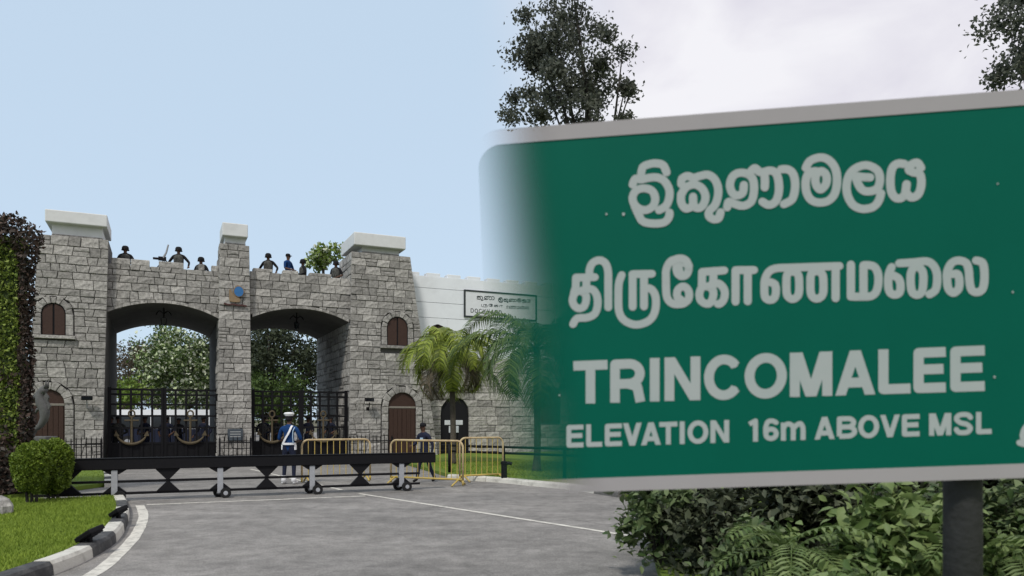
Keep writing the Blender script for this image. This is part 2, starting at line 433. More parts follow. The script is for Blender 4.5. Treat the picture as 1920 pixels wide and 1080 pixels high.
def spline(pts, per=8, closed=False):
    pts = [tuple(map(float, p)) for p in pts]; k = len(pts); o = []
    rngk = range(k if closed else k - 1)
    for i in rngk:
        g = (lambda j: pts[j % k]) if closed else (lambda j: pts[max(0, min(k - 1, j))])
        p0, p1, p2, p3 = g(i - 1), g(i), g(i + 1), g(i + 2)
        for q in range(per):
            u = q / per
            o.append(tuple(0.5 * (2 * b_ + (c_ - a_) * u + (2 * a_ - 5 * b_ + 4 * c_ - e_) * u * u + (3 * b_ - a_ - 3 * c_ + e_) * u ** 3) for a_, b_, c_, e_ in zip(p0, p1, p2, p3)))
    if not closed: o.append(pts[-1])
    return o

# ================================================================== GROUND
struct(mesh_obj('ground', [(-1500, -1500, 0), (1500, -1500, 0), (1500, 1500, 0), (-1500, 1500, 0)], [(0, 1, 2, 3)], 'soil'))
struct(flat_poly('road', [(-40, -30), (14, -30), (14, 90), (-40, 90)], 0.004, 'asphalt'))

# lawn island at the lower left, edged by a striped kerb
kerb_px = [(235, 942), (243, 962), (238, 988), (218, 1018), (172, 1048), (104, 1078)]
kerb_pts = [gp(*p) for p in kerb_px] + [(-4.62, 6.2), (-4.58, 4.2), (-4.56, 1.0), (-4.56, -6.0)]
kc = spline(kerb_pts, 12)
LZ = 0.13
island = [(x - 0.19, y) for x, y in kc] + [(-30, -6.0), (-30, 13.85), (-8.6, 13.9)]
struct(flat_poly('lawn', island, LZ - 0.02, 'lawn_base', thick=0.11))
def kerb_run(path, label_name, lengths, wd=0.2, hgt=0.15, first=0, side=-1):
    e = struct(bpy.data.objects.new(label_name, None)); link(e)
    cum = [0]
    for i in range(1, len(path)): cum.append(cum[-1] + math.dist(path[i], path[i - 1]))
    def pt(sv_):
        sv_ = min(max(sv_, 0), cum[-1] - 1e-6)
        for i in range(1, len(cum)):
            if cum[i] >= sv_:
                u = (sv_ - cum[i - 1]) / (cum[i] - cum[i - 1]); a, b2 = path[i - 1], path[i]
                tx, ty = b2[0] - a[0], b2[1] - a[1]; q = math.hypot(tx, ty)
                return (a[0] + tx * u, a[1] + ty * u), (tx / q, ty / q)
    pos = 0; i = first
    while pos < cum[-1] - 0.1:
        ln = lengths(i); a, b2 = pos + 0.006, min(pos + ln - 0.006, cum[-1])
        sec = []
        for k in range(4):
            (x, y), (tx, ty) = pt(a + (b2 - a) * k / 3)
            nx, ny = -ty * side, tx * side
            jz = rng.uniform(-0.004, 0.004)
            sec.append([(x, y, 0.0), (x + nx * 0.012, y + ny * 0.012, hgt - 0.035 + jz), (x + nx * 0.04, y + ny * 0.04, hgt + jz), (x + nx * wd, y + ny * wd, hgt + jz), (x + nx * wd, y + ny * wd, 0.0)])
        v = [p for s_ in sec for p in s_]; f = []
        for k in range(3):
            for j in range(4):
                f.append((k * 5 + j, k * 5 + j + 1, (k + 1) * 5 + j + 1, (k + 1) * 5 + j))
        f += [(0, 1, 2, 3, 4), (19, 18, 17, 16, 15)]
        c = Vector(v[7]); v = [Vector(p) - c for p in v]
        mesh_obj('kerb_stone', v, f, 'kerb_white' if i % 2 == 0 else 'kerb_black', e, loc=c)
        pos += ln; i += 1
    return e
kerb_run(kc, 'kerb', lambda i: 1.05 + 0.1 * math.sin(i * 3), side=-1)
# grass blades
def grass(name, poly, z, n_, hgt, parent=None):
    xs = [p[0] for p in poly]; ys = [p[1] for p in poly]
    P = np.column_stack([nrg.uniform(min(xs), max(xs), n_ * 3), nrg.uniform(min(ys), max(ys), n_ * 3)])
    ins = np.zeros(len(P), bool); j = len(poly) - 1
    for i in range(len(poly)):
        xi, yi = poly[i]; xj, yj = poly[j]
        if yi != yj:
            ins ^= ((yi > P[:, 1]) != (yj > P[:, 1])) & (P[:, 0] < (xj - xi) * (P[:, 1] - yi) / (yj - yi) + xi)
        j = i
    P = P[ins][:n_]; n_ = len(P)
    a = nrg.uniform(0, 2 * np.pi, n_); h_ = hgt * nrg.uniform(0.5, 1.3, n_); wd = 0.010
    V = np.empty((n_, 3, 3), np.float32)
    V[:, 0] = np.column_stack([P[:, 0] - np.cos(a) * wd, P[:, 1] - np.sin(a) * wd, np.full(n_, z)])
    V[:, 1] = np.column_stack([P[:, 0] + np.cos(a) * wd, P[:, 1] + np.sin(a) * wd, np.full(n_, z)])
    V[:, 2] = np.column_stack([P[:, 0] + nrg.normal(0, 0.025, n_), P[:, 1] + nrg.normal(0, 0.025, n_), z + h_])
    me = bpy.data.meshes.new(name); me.vertices.add(n_ * 3); me.vertices.foreach_set('co', V.ravel())
    me.loops.add(n_ * 3); me.loops.foreach_set('vertex_index', np.arange(n_ * 3, dtype=np.int32))
    me.polygons.add(n_); me.polygons.foreach_set('loop_start', np.arange(0, n_ * 3, 3, dtype=np.int32)); me.polygons.foreach_set('loop_total', np.full(n_, 3, np.int32))
    me.update(calc_edges=True); me.materials.append(MATS['grass'])
    o = bpy.data.objects.new(name, me); o['kind'] = 'stuff'; link(o); return o
near = [(x - 0.22, y) for x, y in kc if y > 5.0] + [(-8.5, 5.0), (-12, 13.8), (-8.6, 13.88)]
g = grass('grass', near, LZ - 0.02, 90000, 0.05); tag(g, 'short bright green turf inside the curved striped kerb', 'grass')

# verges by the gate
lv = [gp(205, 912), gp(197, 878), (-16.5, 26.2), (-34, 22), (-34, 14.75), (-9.9, 14.75)]
lv[0] = (lv[0][0], lv[0][1])
struct(flat_poly('verge_left', lv, 0.10, 'lawn_base', thick=0.09))
g = grass('grass', lv, 0.10, 14000, 0.05); tag(g, 'strip of grass at the foot of the gatehouse behind the black barrier', 'grass')
kerb_run([gp(214, 914), gp(212, 900), gp(205, 877)], 'kerb_left', lambda i: 0.9, side=1, hgt=0.14)
rk = [gp(838, 899), gp(930, 905), gp(1000, 912), gp(1070, 919), gp(1150, 932), (2.42, 14.6), (2.1, 11.5), (1.62, 9.3), (1.30, 7.6), (1.15, 5.5), (1.1, 2.0), (1.1, -6.0)]
rkc = spline(rk, 8)
rv = [(x + 0.19, y + 0.05) for x, y in rkc] + [(60, -6), (60, 42), gw(14, 0.9)[:2], gw(7.6, 0.9)[:2], (-4.2, 27.5)]
struct(flat_poly('verge_right', rv, 0.10, 'lawn_base', thick=0.09))
kerb_run([p for p in rkc if p[1] > 15.2], 'kerb_right', lambda i: 1.3, side=1, hgt=0.13, first=0)
for o in list(bpy.data.objects):
    if o.parent and o.parent.name == 'kerb_right':
        o.data.materials[0] = MATS['kerb_white'] if o.location.y > 16.5 else MATS['mortar']
g = grass('grass', [(-3.0, 26), (-1.5, 20.0), (0.2, 19.0), (2.6, 16.2), (7, 16), (9, 30)], 0.10, 26000, 0.05); tag(g, 'grass verge beside the black pipe railing', 'grass')

# painted markings
def ribbon(name, pts, wd, z=0.008):
    v = []; f = []
    for i, (x, y) in enumerate(pts):
        a, b2 = pts[max(i - 1, 0)], pts[min(i + 1, len(pts) - 1)]
        tx, ty = b2[0] - a[0], b2[1] - a[1]; q = math.hypot(tx, ty)
        nx, ny = -ty / q * wd / 2, tx / q * wd / 2
        jn = 1 + rng.uniform(-0.06, 0.06)
        v += [(x + nx * jn, y + ny * jn, z), (x - nx * jn, y - ny * jn, z)]
    for i in range(len(pts) - 1): f.append((2 * i, 2 * i + 1, 2 * i + 3, 2 * i + 2))
    return struct(mesh_obj(name, v, f, 'road_paint'))
edge = spline([gp(262, 948), gp(269, 968), gp(257, 1000), gp(226, 1036), gp(168, 1081), (-4.22, 6.2), (-4.18, 4.0), (-4.16, -6)], 10)
ribbon('edge_line', edge, 0.15)
def seg(p, q, k=24): return [(p[0] + (q[0] - p[0]) * i / k, p[1] + (q[1] - p[1]) * i / k) for i in range(k + 1)]
ribbon('stop_line', seg(gp(275, 947), gp(685, 930.5)), 0.11)
pA = gp(690, 930)
ribbon('lane_line', seg(gp(672, 926), gp(1184, 1006), 40), 0.10, 0.0095)
ribbon('approach_line', seg(gp(640, 919), gp(470, 880)), 0.10)

# ================================================================== GATEHOUSE
GH = thing('gatehouse', 'grey stone castle-style gatehouse with two arches, towers and white caps', 'gatehouse', (P0[0], P0[1], 0), GA)
STONES = []                    # (size, part, verts, faces, centre)
def stone(part, poly, fn, d_back, d_front, joint=0.009):
    cx = sum(p[0] for p in poly) / len(poly); cz = sum(p[1] for p in poly) / len(poly)
    ar = 0.5 * abs(sum(poly[i][0] * poly[(i + 1) % len(poly)][1] - poly[(i + 1) % len(poly)][0] * poly[i][1] for i in range(len(poly))))
    if ar < 0.004: return
    mn = max(0.08, math.sqrt(ar))
    k = len(poly)
    def shrink(m_):
        o = []
        for a, b_ in poly:
            da, db = a - cx, b_ - cz
            ea = max(0.0, abs(da) - m_); eb = max(0.0, abs(db) - m_)
            o.append((cx + math.copysign(ea, da), cz + math.copysign(eb, db)))
        return o
    o1, o2 = shrink(joint), shrink(joint + 0.014)
    jt = [rng.uniform(-0.010, 0.010) for _ in range(k)]
    df = d_front + rng.uniform(-0.018, 0.022)
    v = [fn(a, b_, d_back) for a, b_ in o1] + [fn(a, b_, df + 0.012) for a, b_ in o1] + [fn(a, b_, df + jt[i]) for i, (a, b_) in enumerate(o2)]
    v.append(fn(cx + rng.uniform(-.1, .1) * mn, cz + rng.uniform(-.1, .1) * mn, df - rng.uniform(-0.006, 0.012)))
    f = []
    for r_ in (0, 1):
        for i in range(k):
            f.append((r_ * k + i, r_ * k + (i + 1) % k, (r_ + 1) * k + (i + 1) % k, (r_ + 1) * k + i))
    for i in range(k): f.append((2 * k + i, 2 * k + (i + 1) % k, 3 * k))
    STONES.append((ar, part, [Vector(p) for p in v], f))
def coursed(part, z0, z1, uL, uR, fn, d_back=0.10, d_front=0.0, ch=0.285, wr=(0.25, 0.62), holes=(), zlow=None):
    z = z0; row = 0
    while z < z1 - 0.02:
        h = ch * rng.uniform(0.72, 1.22)
        zt = z + h
        if z1 - zt < 0.16: zt = z1
        segs = [((uL(z), uL(zt)), (uR(z), uR(zt)))]
        zl_row = zlow
        for hole in holes:
            if z < hole.crown <= zt + 0.01 and z > hole.crown - 0.40:
                zl_row = hole.curve; continue
            hb, ht = hole(z + 0.02), hole(zt - 0.02)
            if hb is None and ht is None: continue
            if hb is None: hb = ((ht[0] + ht[1]) / 2,) * 2 if ht[1] - ht[0] < 0.8 else ht
            if ht is None: ht = ((hb[0] + hb[1]) / 2,) * 2 if True else hb
            ns = []
            for (la, ra) in segs:
                if hb[1] <= min(la) or hb[0] >= max(ra): ns.append((la, ra)); continue
                if max(hb[0], ht[0]) > min(la) + 0.05: ns.append((la, (hb[0], ht[0])))
                if min(hb[1], ht[1]) < max(ra) - 0.05: ns.append(((hb[1], ht[1]), ra))
            segs = ns
        for (lb, lt), (rb, rt) in segs:
            pb, pt_ = lb, lt; first = True
            while True:
                wd = rng.uniform(*wr)
                if first and row % 2: wd *= 0.6
                first = False
                nb = max(pb, pt_) + wd
                if nb > min(rb, rt) - wr[0] * 0.62:
                    qb, qt = rb, rt; last = True
                else:
                    sk = rng.uniform(-0.03, 0.03); qb, qt = nb + sk, nb - sk; last = False
                if zl_row is None:
                    if zt - z > 0.26 and rng.random() < 0.16:
                        fz_ = rng.uniform(0.38, 0.62); zm = z + (zt - z) * fz_; lm = pb + (pt_ - pb) * fz_; rm = qb + (qt - qb) * fz_
                        stone(part, [(pb, z), (qb, z), (rm, zm), (lm, zm)], fn, d_back, d_front)
                        stone(part, [(lm, zm), (rm, zm), (qt, zt), (pt_, zt)], fn, d_back, d_front)
                    else:
                        stone(part, [(pb, z), (qb, z), (qt, zt), (pt_, zt)], fn, d_back, d_front)
                else:
                    us = [pb + (qb - pb) * i / 7 for i in range(8)]
                    lo = [max(z, zl_row(u)) for u in us]
                    if min(lo) < zt - 0.07:
                        poly = [(u, min(q, zt - 0.02)) for u, q in zip(us, lo)]
                        if max(lo) - z < 1e-6: poly = [poly[0], poly[-1]]
                        poly += [(qt, zt), (pt_, zt)]
                        stone(part, poly, fn, d_back, d_front)
                pb, pt_ = qb, qt
                if last: break
        z = zt; row += 1
front = lambda u, z, d: (u, d, z)
def lin(p, q):                      # u as a function of z through two measured points
    return lambda z: p[0] + (q[0] - p[0]) * (z - p[1]) / (q[1] - p[1])
def arch_hole(uc, r, zs, z0):       # opening outline: straight jambs then a half circle
    def fn(z):
        if z < z0: return None
        if z <= zs: return (uc - r, uc + r)
        if z < zs + r:
            k = math.sqrt(max(0, r * r - (z - zs) ** 2)); return (uc - k, uc + k)
        return None
    fn.crown = zs + r
    fn.curve = lambda u: zs + math.sqrt(max(0, r * r - (u - uc) ** 2)) if abs(u - uc) < r else -9
    return fn
def arch_poly(uc, r, zs, z0, k=14, rz=None):
    rz = rz or r
    return [(uc - r, z0), (uc + r, z0)] + [(uc + r * math.cos(math.pi * i / k), zs + rz * math.sin(math.pi * i / k)) for i in range(k + 1)]
def surround(part, uc, r, zs, z0, thick, fn, d_back, d_front, nv=9, jh=0.3):
    for i in range(nv):
        a0, a1 = math.pi * i / nv, math.pi * (i + 1) / nv
        ro = r + thick * (1.0 if i % 2 else 0.86)
        poly = [(uc + r * math.cos(a0), zs + r * math.sin(a0)), (uc + ro * math.cos(a0), zs + ro * math.sin(a0)),
                (uc + ro * math.cos(a1), zs + ro * math.sin(a1)), (uc + r * math.cos(a1), zs + r * math.sin(a1))]
        stone(part, poly, fn, d_back, d_front, 0.009)
    for s_ in (-1, 1):
        z = z0
        while z < zs - 0.05:
            zt = z + jh * rng.uniform(0.85, 1.15)
            if zs - zt < 0.12: zt = zs
            a, b_ = uc + s_ * r, uc + s_ * (r + thick * 0.92)
            lo, hi = min(a, b_), max(a, b_)
            stone(part, [(lo, z), (hi, z), (hi, zt), (lo, zt)], fn, d_back, d_front, 0.009); z = zt

# --- measured outlines (u, z) on the front plane
LT_l = lin(fp(72, 440), fp(40, 850)); LT_r = lin(fp(204, 447), fp(193, 850)); LT_top = fp(140, 444)[1]
CP_l = lin(fp(412, 460), fp(407, 850)); CP_r = lin(fp(468, 460), fp(473, 850)); CP_top = fp(440, 458)[1]
RT_l = lin(fp(659, 475), fp(654, 850)); RT_r = lin(fp(769, 477), fp(821, 850)); RT_top = fp(712, 476)[1]
WB = 0.28                                        # bands sit this far behind the tower fronts
def band_of(uL, uR, xs, ys, xc, yc, xe, ye, top_px):
    us, zs = fp(xs, ys, WB); uc, zc = fp(xc, yc, WB); ue, ze = fp(xe, ye, WB)
    zs = (zs + ze) / 2
    half = (ue - us) / 2; uc = (us + ue) / 2; rise = zc - zs
    rad = (half * half + rise * rise) / (2 * rise)
    return uc, half, zs, rad, zc
def arch_z(uc, half, zs, rad, zc):
    def fn(u):
        x = min(abs(u - uc), half)
        return zc - rad + math.sqrt(max(0, rad * rad - x * x))
    return fn
LA = band_of(None, None, 197, 592, 306, 568, 411, 592, None); LAz = arch_z(*LA)
RA = band_of(None, None, 473, 597, 556, 578, 655, 602, None); RAz = arch_z(*RA)
LB_top = fp(306, 501, WB)[1]; RB_top = fp(560, 515, WB)[1]
DEEP = 7.4
# --- cores (mortar behind the stones)
def core(name, uL, uR, z1, w0, w1, m='mortar'):
    mb = MB()
    mb.add([(uL(0), w0, 0), (uR(0), w0, 0), (uR(z1), w0, z1), (uL(z1), w0, z1), (uL(0), w1, 0), (uR(0), w1, 0), (uR(z1), w1, z1), (uL(z1), w1, z1)],
           [(0, 1, 2, 3), (5, 4, 7, 6), (4, 0, 3, 7), (1, 5, 6, 2), (3, 2, 6, 7), (4, 5, 1, 0)])
    return mb.build(name, m, GH)
e_ = 0.012
lt = core('tower', lambda z: LT_l(z) + e_, lambda z: LT_r(z) - e_, LT_top - 0.01, 0.10, 2.3)
cp = core('pillar', lambda z: CP_l(z) + 0.07, lambda z: CP_r(z) - e_, CP_top - 0.01, 0.10, 1.4)
rt = core('tower', lambda z: RT_l(z) + 0.07, lambda z: RT_r(z) - e_, RT_top - 0.01, 0.10, 2.3)
lt['label'] = 'battered left tower with arched window and door'; rt['label'] = 'battered right tower with arched window and door'
# --- openings in the towers
def px_arch(xl, xr, ytop, ybot, wd=0.0):
    (ul, zb), (ur, _), (_, zt) = fp(xl, ybot, wd), fp(xr, ybot, wd), fp((xl + xr) / 2, ytop, wd)
    r = (ur - ul) / 2
    return (ul + ur) / 2, r, zt - r, zb
OPEN = [(lt, 'window', px_arch(77, 123, 568, 627)), (lt, 'door', px_arch(57, 121, 730, 866)),
        (rt, 'window', px_arch(726, 765, 594, 647)), (rt, 'door', px_arch(728, 780, 736, 862))]
def hole_for(prt):
    return [arch_hole(o[2][0], o[2][1] + (0.30 if o[1] == 'door' else 0.26), o[2][2], o[2][3] - (0.14 if o[1] == 'window' else 0.2)) for o in OPEN if o[0] is prt]
coursed(lt, 0.02, LT_top, LT_l, LT_r, front, holes=hole_for(lt))
coursed(rt, 0.02, RT_top, RT_l, RT_r, front, holes=hole_for(rt))
coursed(cp, 0.02, CP_top, CP_l, CP_r, front, wr=(0.27, 0.60))
for prt, kind, (uc, r, zs, z0) in OPEN:
    surround(prt, uc, r, zs, max(z0, 0.02), 0.30 if kind == 'door' else 0.26, front, 0.10, -0.03)
    z0 = max(z0, 0.02)
    p = MB().prism(arch_poly(uc, r + 0.02, zs, z0), front, 0.095, 0.06).build(kind, 'wood' if kind == 'door' else 'black_cloth', GH)
    if kind == 'window':
        for s_ in (-1, 1):
            half = [(uc + s_ * 0.03, z0 + 0.02), (uc + s_ * (r - 0.03), z0 + 0.02)] + [(uc + s_ * (r - 0.03) * math.cos(a), zs + (r - 0.03) * math.sin(a)) for a in [math.pi / 2 * i / 7 for i in range(7)]] + [(uc + s_ * 0.03, zs + r - 0.03)]
            MB().prism(half, front, 0.062, 0.035).build('shutter', 'wood', p)
        mb = MB().box(uc - r - 0.3, uc + r + 0.3, -0.12, 0.095, z0 - 0.13, z0 - 0.015, 0.012)
        mb.build('sill', 'stone', p)
    else:
        MB().box(uc - r, uc + r, 0.02, 0.058, zs - 0.06, zs + 0.02, 0.008).build('transom', 'wood_trim', p)
        for s_ in (-1, 1):
            k = 3
            for i in range(k):
                a = uc + s_ * (0.012 + (r - 0.04) * i / k); b_ = uc + s_ * (0.002 + (r - 0.04) * (i + 1) / k)
                MB().box(min(a, b_), max(a, b_), 0.03, 0.058, z0 + 0.03, zs - 0.07, 0.006).build('board', 'wood', p)
# window voids behind the surround: dark slot between the left tower's shutters
# --- arch bands
def band(name, A, Az, uLf, uRf, top, lbl):
    uc, half, zs, rad, zc = A
    a0, a1 = uLf(zs), uRf(zs)
    k = 16
    us = [uc - half + 2 * half * i / k for i in range(k + 1)]
    poly = [(u, Az(u)) for u in us] + [(a1, zs), (a1, top), (a0, top), (a0, zs)] if False else None
    mb = MB()
    bot = [(u, Az(u)) for u in us]
    v = []; f = []
    for wd in (WB + 0.10, DEEP):
        v += [(u, wd, z) for u, z in bot] + [(u, wd, top - 0.02) for u, z in bot]
    n_ = k + 1
    for i in range(k):
        f.append((i, i + 1, n_ + i + 1, n_ + i)); f.append((2 * n_ + i, 3 * n_ + i, 3 * n_ + i + 1, 2 * n_ + i + 1))
        f.append((i, 2 * n_ + i, 2 * n_ + i + 1, i + 1)); f.append((n_ + i, n_ + i + 1, 3 * n_ + i + 1, 3 * n_ + i))
    f += [(0, n_, 3 * n_, 2 * n_), (k, 2 * n_ + k, 3 * n_ + k, n_ + k)]
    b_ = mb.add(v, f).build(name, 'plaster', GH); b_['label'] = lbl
    coursed(b_, zs - 0.02, top, lambda z: uc - half - 0.09, lambda z: uc + half + 0.09, front, d_back=WB + 0.10, d_front=WB, zlow=lambda u: Az(u) + 0.10)
    ring = MB(); kk = 14
    for i in range(kk):
        ua = uc - half + 2 * half * i / kk + 0.006; ub = uc - half + 2 * half * (i + 1) / kk - 0.006; um = (ua + ub) / 2
        w0_ = WB + rng.uniform(-0.012, 0.008)
        MB().prism([(ua, Az(ua)), (um, Az(um)), (ub, Az(ub)), (ub, Az(ub) + 0.105), (um, Az(um) + 0.105), (ua, Az(ua) + 0.105)], front, w0_, WB + 0.099).build('arch_stone', 'stone', b_)
    return b_
lb = band('arch_band', LA, LAz, LT_r, CP_l, LB_top, 'stone band above the left arch')
rb_ = band('arch_band', RA, RAz, CP_r, RT_l, RB_top, 'stone band above the right arch')
# merlons along the bands
def merlons(parent, spans, top, h, wd):
    for a, b_ in spans:
        ua, ub = fp(a, 495, wd)[0], fp(b_, 495, wd)[0]
        k = max(1, round((ub - ua) / 0.62)); st = (ub - ua) / k
        for i in range(k):
            MB().box(ua + i * st + 0.012, ua + (i + 1) * st - 0.012, wd + rng.uniform(-0.01, 0.02), wd + 0.36, top - 0.005, top + h * rng.uniform(0.92, 1.08), 0.02).build('merlon', 'stone', parent)
merlons(lb, [(208, 281), (297, 345), (372, 384), (396, 411)], LB_top, 0.21, WB)
merlons(rb_, [(474, 512), (530, 560), (580, 622)], RB_top, 0.13, WB)
for prt, A, top in ((lb, LA, LB_top), (rb_, RA, RB_top)):
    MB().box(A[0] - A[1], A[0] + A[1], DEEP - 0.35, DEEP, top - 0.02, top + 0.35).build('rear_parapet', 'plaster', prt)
# --- passage walls
zsL = LA[2]; zsR = RA[2]
def wall_block(name, u0, u1, w0, w1, z1, m='plaster'):
    return MB().box(u0, u1, w0, w1, 0, z1).build(name, m, GH)
uLi = LA[0] - LA[1]; uLr = LA[0] + LA[1]; uRl = RA[0] - RA[1]; uRr = RA[0] + RA[1]
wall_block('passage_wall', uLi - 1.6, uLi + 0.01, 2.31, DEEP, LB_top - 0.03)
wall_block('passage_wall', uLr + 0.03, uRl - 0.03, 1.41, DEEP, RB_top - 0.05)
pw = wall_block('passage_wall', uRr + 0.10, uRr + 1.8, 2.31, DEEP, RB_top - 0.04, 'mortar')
pw['label'] = 'stone-faced inner wall of the right archway'
# jambs of the front piers that frame each opening
side_r = lambda q, z, d: (uRr + d, q, z)
coursed(pw, 0.02, zsR + 0.25, lambda z: 0.34, lambda z: DEEP, side_r, d_back=0.11, d_front=0.0, ch=0.36, wr=(0.5, 1.1))
MB().box(uRr + 0.09, uRr + 0.5, 0.12, 2.3, 0.0, zsR + 0.25).build('jamb', 'mortar', GH)
# left flank of the right tower and of the centre pillar, seen above the bands
fl_r = lambda q, z, d: (RT_l(z) + d, q, z)
coursed(rt, RB_top - 0.3, RT_top, lambda z: 0.02, lambda z: 2.3, fl_r, d_back=0.07, d_front=0.0, wr=(0.4, 0.8))
fl_c = lambda q, z, d: (CP_l(z) + d, q, z)
coursed(cp, 0.02, CP_top, lambda z: 0.02, lambda z: 1.4, fl_c, d_back=0.07, d_front=0.0, wr=(0.45, 0.8))
# --- make the stones: the 300 that show largest one by one, the rest joined per part
STONES.sort(key=lambda s_: -s_[0])
for ar, part, v, f in STONES[:300]:
    c = sum(v, Vector()) / len(v)
    o = mesh_obj('stone', [p - c for p in v], f, 'stone', part, loc=c)
rest = MB()
for ar, part, v, f in STONES[300:]: rest.add(v, f)
if rest.v:
    o = rest.build('small_stone', 'stone_small', GH); o['kind'] = 'stuff'
# --- white caps
def cap(xl, xr, ytop, ysl, nl, nr, ynk, z_top, depth, over):
    uL, zt = fp(xl, ytop, -over); uR = fp(xr, ytop, -over)[0]; zs_ = fp((xl + xr) / 2, ysl, -over)[1]
    un, um = fp(nl, ynk)[0], fp(nr, ynk)[0]
    c_ = MB().box(uL, uR, -over, depth + over, zs_, zt, 0.03).build('cap', 'white_paint', GH)
    MB().box(un, um, 0.16, depth - 0.1, z_top - 0.03, zs_ + 0.005).build('cap_neck', 'white_paint', c_)
    MB().box(un + 0.0, um - 0.0, 0.12, depth - 0.05, z_top - 0.004, z_top + 0.07, 0.01).build('cap_base', 'stone', c_)
    return c_
cap(84, 201, 391, 420, 96, 192, 440, LT_top, 2.1, 0.12)
cap(417, 465, 416, 443, 422, 461, 457, CP_top, 1.3, 0.10)
cap(664, 761, 434, 463, 680, 750, 475, RT_top, 2.1, 0.16)

# ================================================================== WHITE WALL TO THE RIGHT
WW = 1.0
GW = thing('perimeter_wall', 'long white-painted wall with battlements above a grey stone base', 'wall', (P0[0], P0[1], 0), GA)
u0 = fp(786, 600, WW)[0]; u1 = u0 + 17.5
ztop = fp(880, 524, WW)[1]; zst = fp(930, 672, WW)[1]
wallcore = MB().box(u0 - 0.8, u1, WW + 0.10, WW + 0.7, 0, ztop - 0.02).build('wall_core', 'mortar', GW)
door_u = fp(853, 800, WW)[0]; wdoor = (door_u, 0.62, 2.25)
ww_win = px_arch(804, 838, 608, 655, WW)
lines = [fp(880, y, WW)[1] for y in (672, 636, 600, 572, 546)] + [ztop]
for a, b_ in zip(lines[:-1], lines[1:]):
    uc, r, zs, z0 = ww_win
    spans = [(u0 - 0.8, u1)]
    if b_ > z0 and a < zs + r:
        spans = [(u0 - 0.8, uc - r - 0.01), (uc + r + 0.01, u1)]
    for s0, s1 in spans:
        MB().box(s0, s1, WW, WW + 0.10, a + 0.008, b_ - 0.008, 0.006).build('wall_panel', 'white_wall', GW)
    if len(spans) == 2 and b_ > zs:
        lo = max(a, zs); k = 8
        for s_ in (-1, 1):
            pts = []
            for i in range(k + 1):
                z = lo + (b_ - lo) * i / k
                q = math.sqrt(max(0, r * r - (z - zs) ** 2)) if z < zs + r else 0
                pts.append((uc + s_ * q, z))
            poly = [(uc + s_ * (r + 0.009), b_ - 0.009), (uc + s_ * (r + 0.009), lo)] + pts
            MB().prism(poly, front, WW + 0.001, WW + 0.10).build('wall_panel', 'white_wall', GW)
uc, r, zs, z0 = ww_win
wp = MB().prism(arch_poly(uc, r, zs, z0 - 0.0), front, WW + 0.098, WW + 0.07).build('window', 'wood', GW)
MB().box(uc - 0.02, uc + 0.02, WW + 0.05, WW + 0.069, z0, zs + r - 0.02).build('window_bar', 'black_iron', wp)
u = u0 - 0.6; i = 0
while u < u1 - 0.5:
    MB().box(u, u + 0.62, WW + 0.02, WW + 0.42, ztop - 0.012, ztop + 0.14 + rng.uniform(-0.01, 0.01), 0.015).build('merlon', 'white_wall', GW)
    u += 0.95; i += 1
# stone base of that wall
BASE = []
keep = STONES; STONES = BASE
coursed(wallcore, 0.02, zst, lambda z: u0 - 0.3, lambda z: u0 + 9.5, front, d_back=WW + 0.10, d_front=WW - 0.02, ch=0.36, wr=(0.45, 0.95),
        holes=[arch_hole(door_u, 0.66, 1.9, 0), arch_hole(fp(1030, 770, WW)[0], 0.6, fp(1030, 748, WW)[1], fp(1030, 792, WW)[1])])
for ar, part, v, f in BASE:
    c = sum(v, Vector()) / len(v)
    mesh_obj('stone', [p - c for p in v], f, 'stone', part, loc=c)
STONES = keep
MB().prism(arch_poly(door_u, 0.66, 1.9, 0.02), front, WW + 0.098, WW + 0.07).build('door', 'black_cloth', GW)
u2, z2 = fp(1030, 770, WW); zz = fp(1030, 748, WW)[1]
MB().prism(arch_poly(u2, 0.6, zz, fp(1030, 792, WW)[1]), front, WW + 0.098, WW + 0.06).build('window', 'wood', GW)
MB().box(u0 + 9.5, u1, WW - 0.02, WW + 0.099, 0, zst - 0.01).build('plinth', 'stone_small', GW)

# ================================================================== FIXTURES ON THE GATEHOUSE
def on_gate(name, label, cat, u, wd, z, group=None):
    p = gw(u, wd, z); return thing(name, label, cat, p, GA, group)
# emblem on the centre pillar: gold crest leaning round a blue disc, dark red scroll under it
eu, ez = fp(441, 552)
em = on_gate('emblem', 'gold and blue crest with dark red scroll on the centre pillar', 'emblem', eu, -0.05, ez)
k_ = 1 / 49.8
fr = lambda a, b_, d: (a, d, b_)
MB().prism([(x * k_, -y * k_) for x, y in [(-11, -7), (-8, -9), (-5, -2), (0, 4), (6, 6), (9, 10), (8, 14), (2, 15), (-5, 15), (-10, 14), (-11, 5)]], fr, 0.03, -0.04).build('crest', 'emblem_gold', em)
mb = MB(); mb.prism([(0.12 + 0.165 * math.cos(a), 0.10 + 0.19 * math.sin(a)) for a in [2 * math.pi * i / 20 for i in range(20)]], fr, -0.041, -0.075); mb.build('disc', 'emblem_blue', em)
MB().tube([(0.12 + 0.18 * math.cos(a), -0.05, 0.10 + 0.20 * math.sin(a)) for a in [2 * math.pi * i / 20 for i in range(21)]], 0.018, 6).build('rope_ring', 'emblem_gold', em)
MB().prism([(x * k_, -y * k_) for x, y in [(0, -15), (4, -17), (9, -16), (8, -12), (2, -12)]], fr, 0.02, -0.05).build('crown', 'emblem_gold', em)
sc = [(-20, 17), (-12, 19), (-4, 17.5), (5, 19), (13, 18.5), (20, 20), (20, 22.5), (11, 21.5), (4, 22), (-4, 20.5), (-13, 22), (-20, 20)]
MB().prism([(x * k_, -y * k_) for x, y in sc], fr, 0.02, -0.03).build('scroll', 'emblem_red', em)
